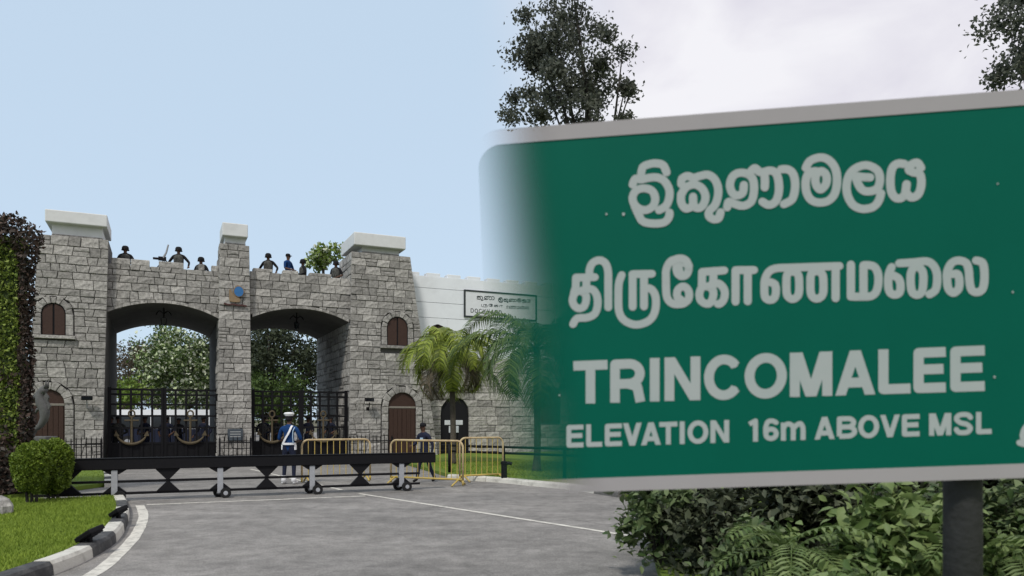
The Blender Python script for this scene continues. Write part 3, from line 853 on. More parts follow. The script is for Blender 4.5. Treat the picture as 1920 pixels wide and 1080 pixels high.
# plaque
pu, pz = fp(441, 815)
pl = on_gate('plaque', 'small dark blue-grey name plate low on the centre pillar', 'plaque', pu, -0.05, pz)
MB().box(-0.27, 0.27, -0.02, 0.04, -0.22, 0.22, 0.01).build('plate', 'plate_blue', pl)
for q in (0.11, 0.02, -0.07):
    MB().box(-0.19, 0.19, -0.024, -0.021, q - 0.018, q + 0.018).build('text_line', 'plate_text', pl)
# floodlights on brackets
for x, y, lbl in ((163, 747, 'small black floodlight on the left tower beside the arched door'), (693, 750, 'small black floodlight on the right tower beside the arched door')):
    u, z = fp(x, y, -0.3)
    fl = on_gate('floodlight', lbl, 'floodlight', u, 0.0, z, 'floodlights on the gatehouse towers')
    MB().tube([(0, 0.02, -0.35), (0, -0.18, -0.33), (0, -0.30, -0.10)], 0.022, 8).build('bracket', 'galv' if x < 400 else 'black_iron', fl)
    mb = MB().box(-0.17, 0.17, -0.40, -0.20, -0.06, 0.07, 0.02); mb.build('housing', 'black_iron', fl)
    MB().box(-0.15, 0.15, -0.412, -0.401, -0.045, 0.055).build('lens', 'glass_dark', fl)
    MB().box(-0.06, 0.06, 0.0, 0.03, -0.43, -0.28, 0.005).build('wall_plate', 'black_iron', fl)
# lanterns under the arches
for A, lbl in ((LA, 'black iron lantern bracket hanging under the left arch'), (RA, 'black iron lantern bracket hanging under the right arch')):
    t_ = on_gate('lantern', lbl, 'lantern', A[0], 1.6, A[4] - 0.02, 'lanterns under the arches')
    MB().tube([(0, 0, 0.02), (0, 0, -0.35)], 0.025, 8).build('stem', 'black_iron', t_)
    for s_ in (-1, 1):
        MB().tube([(0, 0, -0.2), (s_ * 0.14, 0, -0.10), (s_ * 0.24, 0, -0.18), (s_ * 0.26, 0, -0.26)], 0.022, 6).build('arm', 'black_iron', t_)
    MB().lathe([(0.03, 0), (0.11, -0.05), (0.09, -0.28), (0.03, -0.33)], 8, (0, 0, -0.33)).build('lamp', 'glass_dark', t_)

# ================================================================== IRON GATES
def anchor(parent, u, z, h, wd, d):
    mb = MB()
    mb.tube([(u, d, z), (u, d, z + h * 0.82)], 0.038, 8)
    mb.tube([(u + 0.10 * math.cos(a), d, z + h * 0.90 + 0.12 * math.sin(a)) for a in [2 * math.pi * i / 14 for i in range(15)]], 0.03, 6)
    mb.tube([(u - wd * 0.24, d, z + h * 0.70), (u + wd * 0.24, d, z + h * 0.70)], 0.03, 8)
    arc = [(u + wd * 0.5 * math.sin(a), d, z + 0.42 - 0.42 * math.cos(a)) for a in [(-1.35 + 2.7 * i / 14) for i in range(15)]]
    mb.tube(arc, [0.02 + 0.035 * math.sin(math.pi * i / 14) for i in range(15)], 8)
    for s_ in (-1, 1):
        tx, tz = arc[0 if s_ < 0 else -1][0], arc[0][2]
        mb.prism([(tx - 0.09, tz - 0.04), (tx + 0.09, tz - 0.04), (tx + s_ * 0.03, tz + 0.15)], fr, d - 0.03, d + 0.03)
    return mb.build('anchor', 'gold', parent)
GT = fp(306, 729, 0.5)[1]
def leaf(ua, ub, label, anchor_u):
    t_ = on_gate('gate_leaf', label, 'gate', ua, 0.55, 0.0, 'iron gate leaves in the two arches')
    wd = ub - ua
    for z in (0.08, 0.72, 1.28, 1.72, 2.14, 2.50, GT - 0.04):
        MB().box(0, wd, -0.03, 0.03, z - 0.035, z + 0.035).build('rail', 'black_iron', t_)
    k = max(5, round(wd / 0.36))
    for i in range(k + 1):
        x = wd * i / k; s_ = 0.055 if i in (0, k) else 0.038
        MB().box(x - s_, x + s_, -0.045, 0.045, 0.03, GT + (0.04 if i in (0, k) else 0)).build('bar', 'black_iron', t_)
    for i in range(k * 2):
        x = wd * (i + 0.5) / (k * 2)
        MB().box(x - 0.013, x + 0.013, -0.018, 0.018, 0.1, 1.26).build('paling', 'black_iron', t_)
    MB().box(0.05, wd - 0.05, -0.01, 0.012, 0.10, 0.70).build('kick_panel', 'black_iron', t_)
    anchor(t_, anchor_u - ua, 0.70, 1.22, 0.98, -0.08)
    return t_
mL = LA[0]; mR = RA[0]
leaf(uLi + 0.12, mL - 0.04, 'left leaf of the black iron gate in the left arch, gold anchor', fp(247, 800, 0.5)[0])
leaf(mL + 0.04, uLr - 0.06, 'right leaf of the black iron gate in the left arch, gold anchor', fp(357, 800, 0.5)[0])
leaf(uRl + 0.06, mR - 0.04, 'left leaf of the black iron gate in the right arch behind the officer', fp(510, 800, 0.5)[0])
leaf(mR + 0.04, uRr - 0.08, 'right leaf of the black iron gate in the right arch', fp(606, 800, 0.5)[0])

# ================================================================== PALING FENCES
def palings(xa, xb, wd, label):
    ua, ub = fp(xa, 850, wd)[0], fp(xb, 850, wd)[0]
    t_ = on_gate('paling_fence', label, 'fence', ua, wd, 0, 'low iron paling fences against the gatehouse')
    w_ = ub - ua; k = max(4, round(w_ / 0.155))
    MB().box(0, w_, -0.012, 0.012, 0.10, 0.14).build('rail', 'black_iron', t_)
    MB().box(0, w_, -0.012, 0.012, 0.72, 0.76).build('rail', 'black_iron', t_)
    src = MB().tube([(0, 0, 0.0), (0, 0, 0.92), (0, 0, 1.0)], [0.016, 0.016, 0.003], 6).build('paling', 'black_iron', t_)
    for i in range(1, k + 1): copy_part(src, t_, (w_ * i / k, 0, rng.uniform(-0.02, 0.02)))
    for x in (0.0, w_):
        MB().box(x - 0.03, x + 0.03, -0.0305, 0.0305, 0, 0.9).build('post', 'black_iron', t_)
palings(114, 190, -0.7, 'low black iron paling fence in front of the left tower')
palings(412, 470, -0.6, 'low black iron paling fence round the foot of the centre pillar')
palings(656, 735, -0.7, 'low black iron paling fence in front of the right tower')

# ================================================================== ROAD BARRIER
b0 = Vector((*gp(132, 943.5), 0)); b1 = Vector((*gp(815, 918), 0))
bang = math.atan2(b1.y - b0.y, b1.x - b0.x); blen = (b1 - b0).length
BR = thing('road_barrier', 'long black wheeled steel barrier with hourglass braces across the road', 'barrier', b0, bang)
def bu(x):                                   # photo x -> metres along the barrier
    a = (x - CX) / F; c_, s_ = math.cos(bang), math.sin(bang)
    d = (b0.x * s_ - b0.y * c_) / (a * s_ - c_)
    return (a * d - b0.x) * c_ + (d - b0.y) * s_
MB().box(0, blen, -0.09, 0.09, 0.62, 0.835, 0.012).build('beam', 'black_iron', BR)
MB().box(0.02, blen - 0.02, -0.105, 0.105, 0.836, 0.848, 0.004).build('beam_top_plate', 'black_iron', BR)
for z in (0.385, 0.155):
    MB().box(-0.6, blen - 0.35, -0.03, 0.03, z - 0.024, z + 0.024, 0.006).build('rail', 'black_iron', BR)
for x in (315, 500, 675, 128):
    u = bu(x)
    MB().prism([(u - 0.23, 0.621), (u + 0.23, 0.621), (u + 0.02, 0.40), (u - 0.02, 0.40)], lambda a, b_, d: (a, d, b_), -0.05, 0.05).build('brace_plate', 'black_iron', BR)
    MB().prism([(u - 0.21, 0.178), (u - 0.02, 0.37), (u + 0.02, 0.37), (u + 0.21, 0.178)], lambda a, b_, d: (a, d, b_), -0.052, 0.052).build('brace_plate', 'black_iron', BR)
for x in (215, 413, 585, 752):
    u = bu(x)
    MB().prism([(u - 0.22, 0.621), (u + 0.22, 0.621), (u + 0.08, 0.53), (u - 0.08, 0.53)], lambda a, b_, d: (a, d, b_), -0.055, 0.055).build('brace_plate', 'black_iron', BR)
    MB().prism([(u - 0.20, 0.179), (u - 0.07, 0.29), (u + 0.07, 0.29), (u + 0.20, 0.179)], lambda a, b_, d: (a, d, b_), -0.056, 0.056).build('brace_plate', 'black_iron', BR)
    MB().box(u - 0.055, u + 0.055, -0.066, 0.066, 0.10, 0.61, 0.006).build('leg', 'galv', BR)
    for dx, dy in ((-0.03, 0.16), (0.10, -0.13)):
        MB().box(u + dx - 0.05, u + dx + 0.05, min(0, dy) , max(0, dy), 0.17, 0.21).build('axle', 'black_iron', BR)
        wv = MB(); wv.tube([(u + dx - 0.045, dy, 0.105), (u + dx + 0.045, dy, 0.105)], 0.105, 16)
        wv.v = [(u + dx + (p[1] - dy), dy + (p[0] - u - dx), p[2]) for p in wv.v]
        wh = wv.build('wheel', 'rubber', BR)
        hb = MB(); hb.tube([(u + dx - 0.05, dy, 0.105), (u + dx + 0.05, dy, 0.105)], 0.045, 10)
        hb.v = [(u + dx + (p[1] - dy), dy + (p[0] - u - dx), p[2]) for p in hb.v]
        hb.build('hub', 'galv', wh)

# ================================================================== YELLOW CROWD BARRICADES
def barricade(p, q, label, m='yellow_paint', top=1.08, lean=0.0):
    p = Vector((*p, 0)); q = Vector((*q, 0)); ln = (q - p).length; a = math.atan2(q.y - p.y, q.x - p.x)
    t_ = thing('crowd_barricade', label, 'barricade', p, a, 'yellow crowd barricades behind the barrier')
    r = 0.16; pts = [(0, 0, 0.14)]
    pts += [(r - r * math.cos(x), 0, top - r + r * math.sin(x)) for x in [math.pi / 2 * i / 5 for i in range(6)]]
    pts += [(ln - r + r * math.sin(x), 0, top - r + r * math.cos(x)) for x in [math.pi / 2 * i / 5 for i in range(6)]]
    pts += [(ln, 0, 0.14)]
    MB().tube(pts, 0.026, 8).build('hoop', 'cream_paint', t_, True)
    MB().tube([(0.0, 0, 0.16), (ln, 0, 0.16)], 0.024, 8).build('bottom_rail', m, t_, True)
    k = max(5, round(ln / 0.16))
    src = MB().tube([(0, 0, 0.16), (0, 0, top - 0.01)], 0.010, 6).build('upright', m, t_)
    src.location = (ln / k, 0, 0)
    for i in range(2, k): copy_part(src, t_, (ln * i / k, 0, 0))
    for x in (0.12, ln - 0.12):
        MB().tube([(x, -0.32, 0.025), (x, -0.25, 0.06), (x, 0, 0.16), (x, 0.25, 0.06), (x, 0.32, 0.025)], 0.022, 8).build('foot', m, t_, True)
    for x in (0, ln):
        MB().tube([(x, 0, 0.02), (x, 0, 0.15)], 0.026, 8).build('leg', m, t_, True)
    return t_
barricade(gp(566, 906), gp(694, 901), 'yellow crowd barricade just right of the officer in blue')
barricade(gp(733, 906), gp(868, 912), 'cream and yellow crowd barricade in front of the guard in dark uniform')
barricade(gp(862, 904), gp(943, 900), 'yellow crowd barricade nearest the pipe railing', top=1.12)

# ================================================================== PIPE RAILING AND BOLLARD ON THE RIGHT
ra, rb2 = at(888, 835, 20.5), at(1062, 848, 18.6)
rl = thing('pipe_railing', 'black pipe railing with two rails along the grass verge', 'railing', (ra.x, ra.y, 0.10), math.atan2(rb2.y - ra.y, rb2.x - ra.x))
rlen = (Vector((rb2.x, rb2.y)) - Vector((ra.x, ra.y))).length + 2.2
for z in (0.76, 0.60):
    MB().tube([(-1.2, 0, z), (rlen, 0, z)], 0.032, 8).build('rail', 'black_iron', rl, True)
for i in range(4):
    x = -0.9 + (rlen + 0.6) * i / 3
    MB().tube([(x, 0, 0.0), (x, 0, 0.80)], 0.045, 8).build('post', 'black_iron', rl, True)
bo = gp(945, 907)
bl = thing('bollard', 'short dark bollard with bent pipe outlet at the end of the kerb', 'bollard', (bo[0], bo[1] + 0.25, 0.10))
MB().lathe([(0.075, 0), (0.075, 0.36), (0.085, 0.38), (0.085, 0.43), (0.05, 0.45)], 12).build('post', 'black_iron', bl)
MB().tube([(0, 0, 0.38), (0.12, 0, 0.40), (0.20, 0, 0.38)], 0.045, 8).build('outlet', 'black_iron', bl)
# pair of small white pointer boards in the dark doorway
sg = at(850, 800, 29.0)
ps = thing('pointer_sign', 'two small white T-shaped boards on posts under the palm', 'sign', (sg.x, sg.y, 0.10), GA)
for s_ in (-1, 1):
    MB().tube([(s_ * 0.17, 0, 0), (s_ * 0.17, 0, 1.3)], 0.03, 8).build('post', 'black_iron', ps)
    MB().box(s_ * 0.22 - 0.15, s_ * 0.22 + 0.15, -0.06, -0.03, 1.28, 1.46, 0.005).build('board', 'board_white', ps)
    MB().box(s_ * 0.14 - 0.06, s_ * 0.14 + 0.06, -0.06, -0.03, 0.98, 1.24, 0.005).build('board', 'board_white', ps)

# ================================================================== GARDEN SPOTLIGHTS
def spot(x, y, sc_, label, tilt):
    p = gp(x, y)
    t_ = thing('garden_spotlight', label, 'spotlight', (p[0], p[1], LZ - 0.05), R(-20), 'spotlights along the kerb')
    MB().box(-0.05, 0.05, -0.05, 0.05, 0, 0.03, 0.005).build('base', 'black_iron', t_)
    MB().tube([(0.0, 0, 0.02), (0.0, 0, 0.16)], 0.018, 8).build('stem', 'black_iron', t_)
    for s_ in (-1, 1):
        MB().box(s_ * 0.02 - 0.006, s_ * 0.02 + 0.006, -0.02, 0.02, 0.02, 0.17).build('yoke', 'black_iron', t_)
    hd = MB().box(-0.19 * sc_, 0.19 * sc_, -0.11, 0.11, -0.028, 0.028, 0.01).build('head', 'black_iron', t_)
    hd.location = (0, 0, 0.17); hd.rotation_euler = (R(12), R(tilt), 0)
    gl = MB().box(-0.16 * sc_, 0.16 * sc_, -0.09, 0.09, 0.029, 0.033).build('lens', 'glass_dark', hd)
    for i in range(5):
        x_ = (-0.14 + 0.07 * i) * sc_
        MB().box(x_ - 0.006, x_ + 0.006, -0.09, 0.09, -0.05, -0.027).build('fin', 'black_iron', hd)
spot(168, 1040, 0.72, 'black garden spotlight tilted on the grass behind the near white kerb stone', -28)
spot(222, 990, 0.5, 'smaller black garden spotlight farther along the kerb', -30)

# ================================================================== PEOPLE
def person_body(pose):
    """one continuous figure grown from a posed skeleton; faces coloured by the nearest bone"""
    J = pose['j']; E = pose['e']
    names = list(J)
    me = bpy.data.meshes.new('body')
    me.from_pydata([J[k][0] for k in names], [(names.index(a), names.index(b_)) for a, b_, _ in E], [])
    o = bpy.data.objects.new('body_build', me); C.objects.link(o)
    sk = o.modifiers.new('skin', 'SKIN'); sk.use_smooth_shade = True
    sd = o.modifiers.new('sub', 'SUBSURF'); sd.levels = 1; sd.render_levels = 1
    for i, k in enumerate(names):
        r = J[k][1]
        me.skin_vertices[0].data[i].radius = r if hasattr(r, '__len__') else (r, r)
        me.skin_vertices[0].data[i].use_root = (k == 'pelvis')
    dg = bpy.context.evaluated_depsgraph_get(); dg.update()
    ev = o.evaluated_get(dg); m2 = bpy.data.meshes.new_from_object(ev)
    bpy.data.objects.remove(o)
    segs = [(Vector(J[a][0]), Vector(J[b_][0]), s_) for a, b_, s_ in E]
    # fingers
    bm = bmesh.new(); bm.from_mesh(m2)
    mb = MB()
    for s_ in ('l', 'r'):
        wv, hv = Vector(J['wr_' + s_][0]), Vector(J['ha_' + s_][0])
        d = (hv - wv).normalized(); sd_ = d.cross(Vector((0, 1, 0.3))); sd_ = sd_.normalized() if sd_.length > .1 else Vector((1, 0, 0))
        cu = d.cross(sd_)
        for i in range(4):
            b_ = hv + sd_ * (i - 1.5) * 0.02; ln = (0.065, 0.075, 0.07, 0.055)[i]
            mb.tube([b_ - d * 0.02, b_ + d * ln * 0.5, b_ + d * ln * 0.85 + cu * 0.02], [0.010, 0.009, 0.007], 6)
        b_ = wv + d * 0.03 + sd_ * 0.03
        mb.tube([b_, b_ + d * 0.03 + sd_ * 0.025, b_ + d * 0.06 + sd_ * 0.03], [0.011, 0.010, 0.008], 6)
    # face: nose, brow, ears
    hd = Vector(J['head'][0]); fy = pose.get('face', Vector((0, -1, 0)))
    sx = fy.cross(Vector((0, 0, 1)))
    mb.tube([hd + fy * 0.085 + Vector((0, 0, 0.02)), hd + fy * 0.115 - Vector((0, 0, 0.02)), hd + fy * 0.09 - Vector((0, 0, 0.03))], [0.010, 0.016, 0.012], 6)
    for s_ in (-1, 1):
        mb.sphere(hd + sx * s_ * 0.085 + Vector((0, 0, -0.005)), (0.014, 0.022, 0.032), 6, 5)
    base = len(bm.faces)
    vs_ = [bm.verts.new(p) for p in mb.v]
    for f in mb.f: bm.faces.new([vs_[i] for i in f])
    bm.to_mesh(m2); bm.free()
    slot = {'skin': 0, 'shirt': 1, 'legs': 2, 'shoe': 3}
    idx = []
    for i, p in enumerate(m2.polygons):
        if i >= base: idx.append(0); continue
        c = p.center; best = (9, 'shirt')
        for a, b_, s_ in segs:
            ab = b_ - a; tt = max(0, min(1, (c - a).dot(ab) / max(ab.length_squared, 1e-9)))
            dd = (c - a - ab * tt).length
            if dd < best[0]: best = (dd, s_)
        idx.append(slot[best[1]])
    m2.polygons.foreach_set('material_index', idx); m2.polygons.foreach_set('use_smooth', [True] * len(idx))
    return m2
def pose(el=(-0.30, 0.04, 1.15), er=(0.30, 0.04, 1.15), wl=(-0.28, -0.10, 0.90), wr=(0.28, -0.10, 0.90), kl=(-0.12, -0.02, 0.50), kr=(0.12, -0.02, 0.50),
         al=(-0.13, 0.02, 0.09), ar=(0.13, 0.02, 0.09), lean=0.0, sleeve='skin', face=(0, -1, 0)):
    def ln(p): return (p[0], p[1] - lean * max(0, p[2] - 0.95), p[2])
    J = {}
    J['pelvis'] = ((0, 0, 0.94), (0.155, 0.115)); J['waist'] = (ln((0, 0, 1.08)), (0.145, 0.105)); J['chest'] = (ln((0, 0, 1.30)), (0.165, 0.115))
    J['upper'] = (ln((0, 0, 1.43)), (0.13, 0.09)); J['neck'] = (ln((0, 0.0, 1.51)), 0.055); J['chin'] = (ln((0, -0.012, 1.57)), 0.066)
    J['head'] = (ln((0, -0.012, 1.65)), (0.085, 0.10)); J['crown'] = (ln((0, 0.0, 1.73)), 0.06)
    for s_, sg_, e, w_, k, a in (('l', -1, el, wl, kl, al), ('r', 1, er, wr, kr, ar)):
        J['sh_' + s_] = (ln((sg_ * 0.19, 0.0, 1.41)), 0.068); J['el_' + s_] = (ln(e), 0.050); J['wr_' + s_] = (ln(w_), 0.033)
        d = Vector(w_) - Vector(e); d.normalize()
        J['ha_' + s_] = (ln(tuple(Vector(w_) + d * 0.075)), 0.036)
        J['hip_' + s_] = ((sg_ * 0.095, 0.0, 0.88), 0.098); J['kn_' + s_] = (k, 0.065); J['an_' + s_] = (a, 0.045)
        J['to_' + s_] = ((a[0] + sg_ * 0.02, a[1] - 0.15 * (-face[1] if face[1] else 1), 0.045), 0.040)
    E = [('pelvis', 'waist', 'shirt'), ('waist', 'chest', 'shirt'), ('chest', 'upper', 'shirt'), ('upper', 'neck', 'shirt'), ('neck', 'chin', 'skin'), ('chin', 'head', 'skin'), ('head', 'crown', 'skin')]
    for s_ in 'lr':
        E += [('upper', 'sh_' + s_, 'shirt'), ('sh_' + s_, 'el_' + s_, 'shirt'), ('el_' + s_, 'wr_' + s_, sleeve), ('wr_' + s_, 'ha_' + s_, 'skin'),
              ('pelvis', 'hip_' + s_, 'legs'), ('hip_' + s_, 'kn_' + s_, 'legs'), ('kn_' + s_, 'an_' + s_, 'legs'), ('an_' + s_, 'to_' + s_, 'shoe')]
    return {'j': J, 'e': E, 'face': Vector(face)}
POSES = {
    'stand': person_body(pose(wl=(-0.20, -0.20, 1.0), wr=(0.18, -0.22, 1.02))),
    'front': person_body(pose(el=(-0.29, -0.06, 1.13), er=(0.29, -0.06, 1.13), wl=(-0.12, -0.26, 1.08), wr=(0.12, -0.26, 1.08))),
    'akimbo': person_body(pose(el=(-0.38, 0.05, 1.18), er=(0.38, 0.05, 1.18), wl=(-0.42, -0.12, 0.98), wr=(0.40, -0.14, 0.99), sleeve='shirt')),
    'rifle': person_body(pose(el=(-0.30, -0.02, 1.14), er=(0.32, 0.02, 1.16), wl=(-0.02, -0.27, 1.16), wr=(0.14, -0.25, 1.05), sleeve='shirt')),
    'step': person_body(pose(el=(-0.28, -0.10, 1.15), er=(0.30, 0.06, 1.13), wl=(-0.22, -0.32, 1.10), wr=(0.30, -0.02, 0.88), kl=(-0.11, -0.14, 0.52), kr=(0.13, 0.06, 0.49), al=(-0.12, -0.22, 0.09), ar=(0.16, 0.26, 0.10), lean=0.12, sleeve='shirt')),
}
def person(label, loc, rz, ps_, shirt, legs, shoe='black_cloth', hat=None, gear=(), hgt=1.75, group=None, lean=0.0):
    t_ = thing('person', label, 'person', loc, rz, group)
    t_.scale = (hgt / 1.78,) * 3
    me = POSES[ps_].copy()
    for q in ('skin', shirt, legs, shoe): me.materials.append(MATS[q])
    o = bpy.data.objects.new('body', me); link(o, t_)
    dy = -0.12 * 0.7 if ps_ == 'step' else 0
    if hat in ('peaked_white', 'peaked_dark'):
        mb = MB().lathe([(0.096, 0.0), (0.098, 0.05), (0.128, 0.085), (0.132, 0.10), (0.10, 0.125), (0.03, 0.132)], 16, (0, dy, 1.695))
        c_ = mb.build('cap', 'white_cloth' if hat == 'peaked_white' else 'black_cloth', t_, True)
        MB().lathe([(0.100, 0.0), (0.101, 0.04)], 16, (0, dy, 1.692)).build('cap_band', 'black_cloth', c_)
        MB().prism([(0.085 * math.cos(a), -0.155 * math.sin(a)) for a in [math.pi * i / 8 for i in range(9)]], lambda a, b_, d: (a, b_ + dy - 0.01, d + b_ * 0.12), 1.695, 1.703).build('peak', 'black_cloth', c_)
        MB().sphere((0, dy + 0.012, 1.655), (0.089, 0.098, 0.075), 12, 8).build('hair', 'black_cloth', t_, True)
    elif hat == 'helmet':
        MB().lathe([(0.125, 0.0), (0.128, 0.05), (0.118, 0.11), (0.08, 0.155), (0.02, 0.17)], 14, (0, dy, 1.62)).build('helmet', 'black_cloth', t_, True)
        MB().lathe([(0.131, 0.0), (0.145, -0.015), (0.131, 0.012)], 14, (0, dy, 1.625)).build('helmet_brim', 'black_cloth', t_, True)
    elif hat == 'cap':
        mb = MB().lathe([(0.098, 0), (0.10, 0.05), (0.085, 0.10), (0.03, 0.122)], 14, (0, dy, 1.67)); c_ = mb.build('cap', 'black_cloth', t_, True)
        MB().prism([(0.08 * math.cos(a), -0.17 * math.sin(a)) for a in [math.pi * i / 8 for i in range(9)]], lambda a, b_, d: (a, b_ + dy - 0.02, d), 1.675, 1.685).build('peak', 'black_cloth', c_)
    elif hat == 'hair':
        MB().sphere((0, dy + 0.015, 1.685), (0.092, 0.105, 0.075), 12, 8).build('hair', 'black_cloth', t_, True)
    if 'belt' in gear:
        MB().lathe([(0.176, 0), (0.178, 0.05), (0.168, 0.052), (0.166, 0.0)], 20, (0, 0, 1.0)).build('belt', 'white_cloth', t_).scale = (1, 0.86, 1)
        for s_ in (-1, 1):
            MB().box(s_ * 0.165 - 0.02, s_ * 0.165 + 0.02, -0.05, 0.05, 0.87, 1.0, 0.008).build('belt_frog', 'white_cloth', t_)
    if 'strap' in gear:                        # seen from behind: right shoulder down to the left hip
        pts = [(-0.10, -0.04, 1.48), (-0.10, 0.085, 1.47), (-0.04, 0.142, 1.30), (0.05, 0.140, 1.15), (0.12, 0.12, 1.02)]
        mb = MB(); v = []; f = []
        for i, p in enumerate(spline(pts, 5)):
            v += [(p[0] - 0.022, p[1] + 0.004, p[2] - 0.008), (p[0] + 0.022, p[1] + 0.006, p[2] + 0.010), (p[0] + 0.022, p[1] - 0.01, p[2] + 0.010), (p[0] - 0.022, p[1] - 0.01, p[2] - 0.008)]
        for i in range(len(v) // 4 - 1):
            for j in range(4): f.append((4 * i + j, 4 * i + (j + 1) % 4, 4 * i + 4 + (j + 1) % 4, 4 * i + 4 + j))
        mb.add(v, f).build('cross_belt', 'white_cloth', t_)
        MB().tube([(-0.17, 0.06, 1.44), (-0.15, 0.13, 1.36), (-0.145, 0.14, 1.2), (-0.15, 0.12, 1.04)], 0.012, 6).build('lanyard', 'pale_blue', t_)
    if 'vest' in gear:
        vm = MB()
        vm.lathe([(0.170, 1.02), (0.185, 1.10), (0.195, 1.30), (0.185, 1.40), (0.12, 1.46)], 14)
        v_ = vm.build('vest', 'vest', t_, True); v_.scale = (1, 0.78, 1)
        for s_ in (-0.09, 0.0, 0.09):
            MB().box(s_ - 0.035, s_ + 0.035, -0.185, -0.14, 1.06, 1.18, 0.01).build('pouch', 'vest', t_)
    if 'spats' in gear:
        for s_ in (-1, 1):
            MB().lathe([(0.072, 0.0), (0.062, 0.08), (0.058, 0.17)], 12, (s_ * 0.13, 0.02, 0.05)).build('spat', 'white_cloth', t_, True)
            MB().sphere((s_ * 0.145, 0.02 - 0.07, 0.045), (0.055, 0.15, 0.05), 10, 6).build('shoe', 'white_cloth', t_, True)
    if 'armband' in gear:
        MB().box(-0.06, 0.06, -0.155, -0.135, 1.28, 1.34, 0.005).build('chest_badge', 'pale_blue', t_)
    return t_
p = gp(542, 908)
person('person in blue shirt, white cap and white belt standing back to view in the road', (p[0], p[1], 0.006), R(176), 'front', 'uniform_blue', 'navy', 'black_cloth', 'peaked_white', ('belt', 'strap', 'spats'), 1.72)
p = gp(797, 905)
person('person in dark navy uniform and black cap behind the cream and yellow barricade', (p[0], p[1], 0.006), R(-40), 'step', 'navy', 'navy', 'black_cloth', 'cap', ('armband',), 1.50)
# behind the gates
def by_gate(x, wd, label, rz, ps_, shirt, legs, hat, gear=(), hgt=1.72):
    u = fp(x, 850, wd)[0]; q = gw(u, wd, 0.006)
    person(label, q, rz, ps_, shirt, legs, 'black_cloth', hat, gear, hgt, 'people waiting behind the iron gates')
by_gate(222, 1.5, 'person in camouflage with pale blue armband behind the far left of the left gate', R(10), 'rifle', 'camo', 'camo', 'cap', ('armband', 'vest'))
by_gate(208, 2.6, 'person in dark blue at the left edge behind the left gate', R(30), 'stand', 'navy', 'navy', 'hair')
by_gate(272, 2.4, 'person in navy behind the gold anchor on the left gate leaf', R(-15), 'front', 'navy', 'navy', 'cap')
by_gate(312, 1.9, 'person in navy behind the middle of the left gate', R(12), 'stand', 'navy', 'navy', 'cap')
by_gate(335, 3.2, 'shorter person in dark clothes behind the middle of the left gate', R(-8), 'rifle', 'black_cloth', 'navy', 'hair', (), 1.66)
by_gate(382, 2.2, 'person in navy behind the right edge of the left gate', R(-25), 'akimbo', 'navy', 'navy', 'cap')
by_gate(494, 1.8, 'person in navy with pale vest behind the left edge of the right gate', R(5), 'rifle', 'navy', 'navy', 'cap', ('vest',))
by_gate(517, 2.4, 'person in camouflage behind the right gate beside the officer', R(-20), 'stand', 'camo', 'camo', 'cap')
by_gate(578, 2.8, 'person in dark uniform behind the right gate, right of the officer', R(-12), 'front', 'navy', 'navy', 'cap')
by_gate(620, 2.2, 'person in dark blue behind the right leaf of the right gate', R(-30), 'stand', 'navy', 'navy', 'hair')
# guards on the parapet
def on_top(x, ytop, label, rz, ps_, gear=('vest',), hat='helmet', shirt='black_cloth', legs='black_cloth', wd=1.1):
    u, z = fp(x, ytop, wd); deck = z - 1.74
    q = gw(u, wd, deck); person(label, q, rz, ps_, shirt, legs, 'black_cloth', hat, gear, 1.72, 'armed guards on the parapet')
    return q
DK = []
for a in ((235, 460, 'guard in black helmet and vest, leftmost on the parapet', R(15), 'rifle'), (335, 462, 'guard with arms held wide on the parapet of the left arch', R(8), 'akimbo'),
          (377, 481, 'crouching dark guard whose head shows beside the centre pillar', R(-10), 'rifle'), (503, 474, 'guard in black with pale vest just right of the centre pillar', R(-5), 'akimbo')):
    DK.append(on_top(*a))
DK.append(on_top(540, 475, 'guard in blue uniform turning aside on the right parapet', R(70), 'front', (), 'cap', 'uniform_blue', 'navy'))
DK.append(on_top(568, 485, 'guard in black half hidden left of the flowering branch', R(-60), 'rifle'))
DK.append(on_top(630, 488, 'guard in black behind the flowering branch by the right tower', R(-20), 'stand'))
# roof walk the guards stand on
for i, q in enumerate(DK):
    z = q.z
    lx = (Vector((q.x - P0[0], q.y - P0[1], 0)))
    u = lx.x * gc + lx.y * gs
    base = (LB_top if u < 0 else RB_top) - 0.02
    if z > base + 0.01:
        MB().box(u - 0.45, u + 0.45, 0.75, 1.5, base - 0.003, z).build('firing_step', 'plaster', lb if u < 0 else rb_)
# mounted weapon between the first two guards
u, z = fp(309, 487, 0.8)
wpn = on_gate('mounted_weapon', 'dark tripod-mounted weapon with barrel raised behind the left parapet', 'weapon', u, 0.8, LB_top - 0.02)
for a in (90, 210, 330):
    MB().tube([(0, 0, 0.42), (0.35 * math.cos(R(a)), 0.35 * math.sin(R(a)), 0)], 0.02, 6).build('leg', 'black_iron', wpn)
MB().box(-0.22, 0.05, -0.06, 0.06, 0.36, 0.50, 0.01).build('receiver', 'black_iron', wpn)
MB().tube([(-0.05, -0.02, 0.46), (0.05, -0.06, 0.66), (0.12, -0.1, 0.95)], [0.045, 0.035, 0.03], 8).build('barrel', 'galv', wpn)
MB().box(-0.40, -0.2, -0.02, 0.02, 0.38, 0.46, 0.005).build('grip', 'black_iron', wpn)

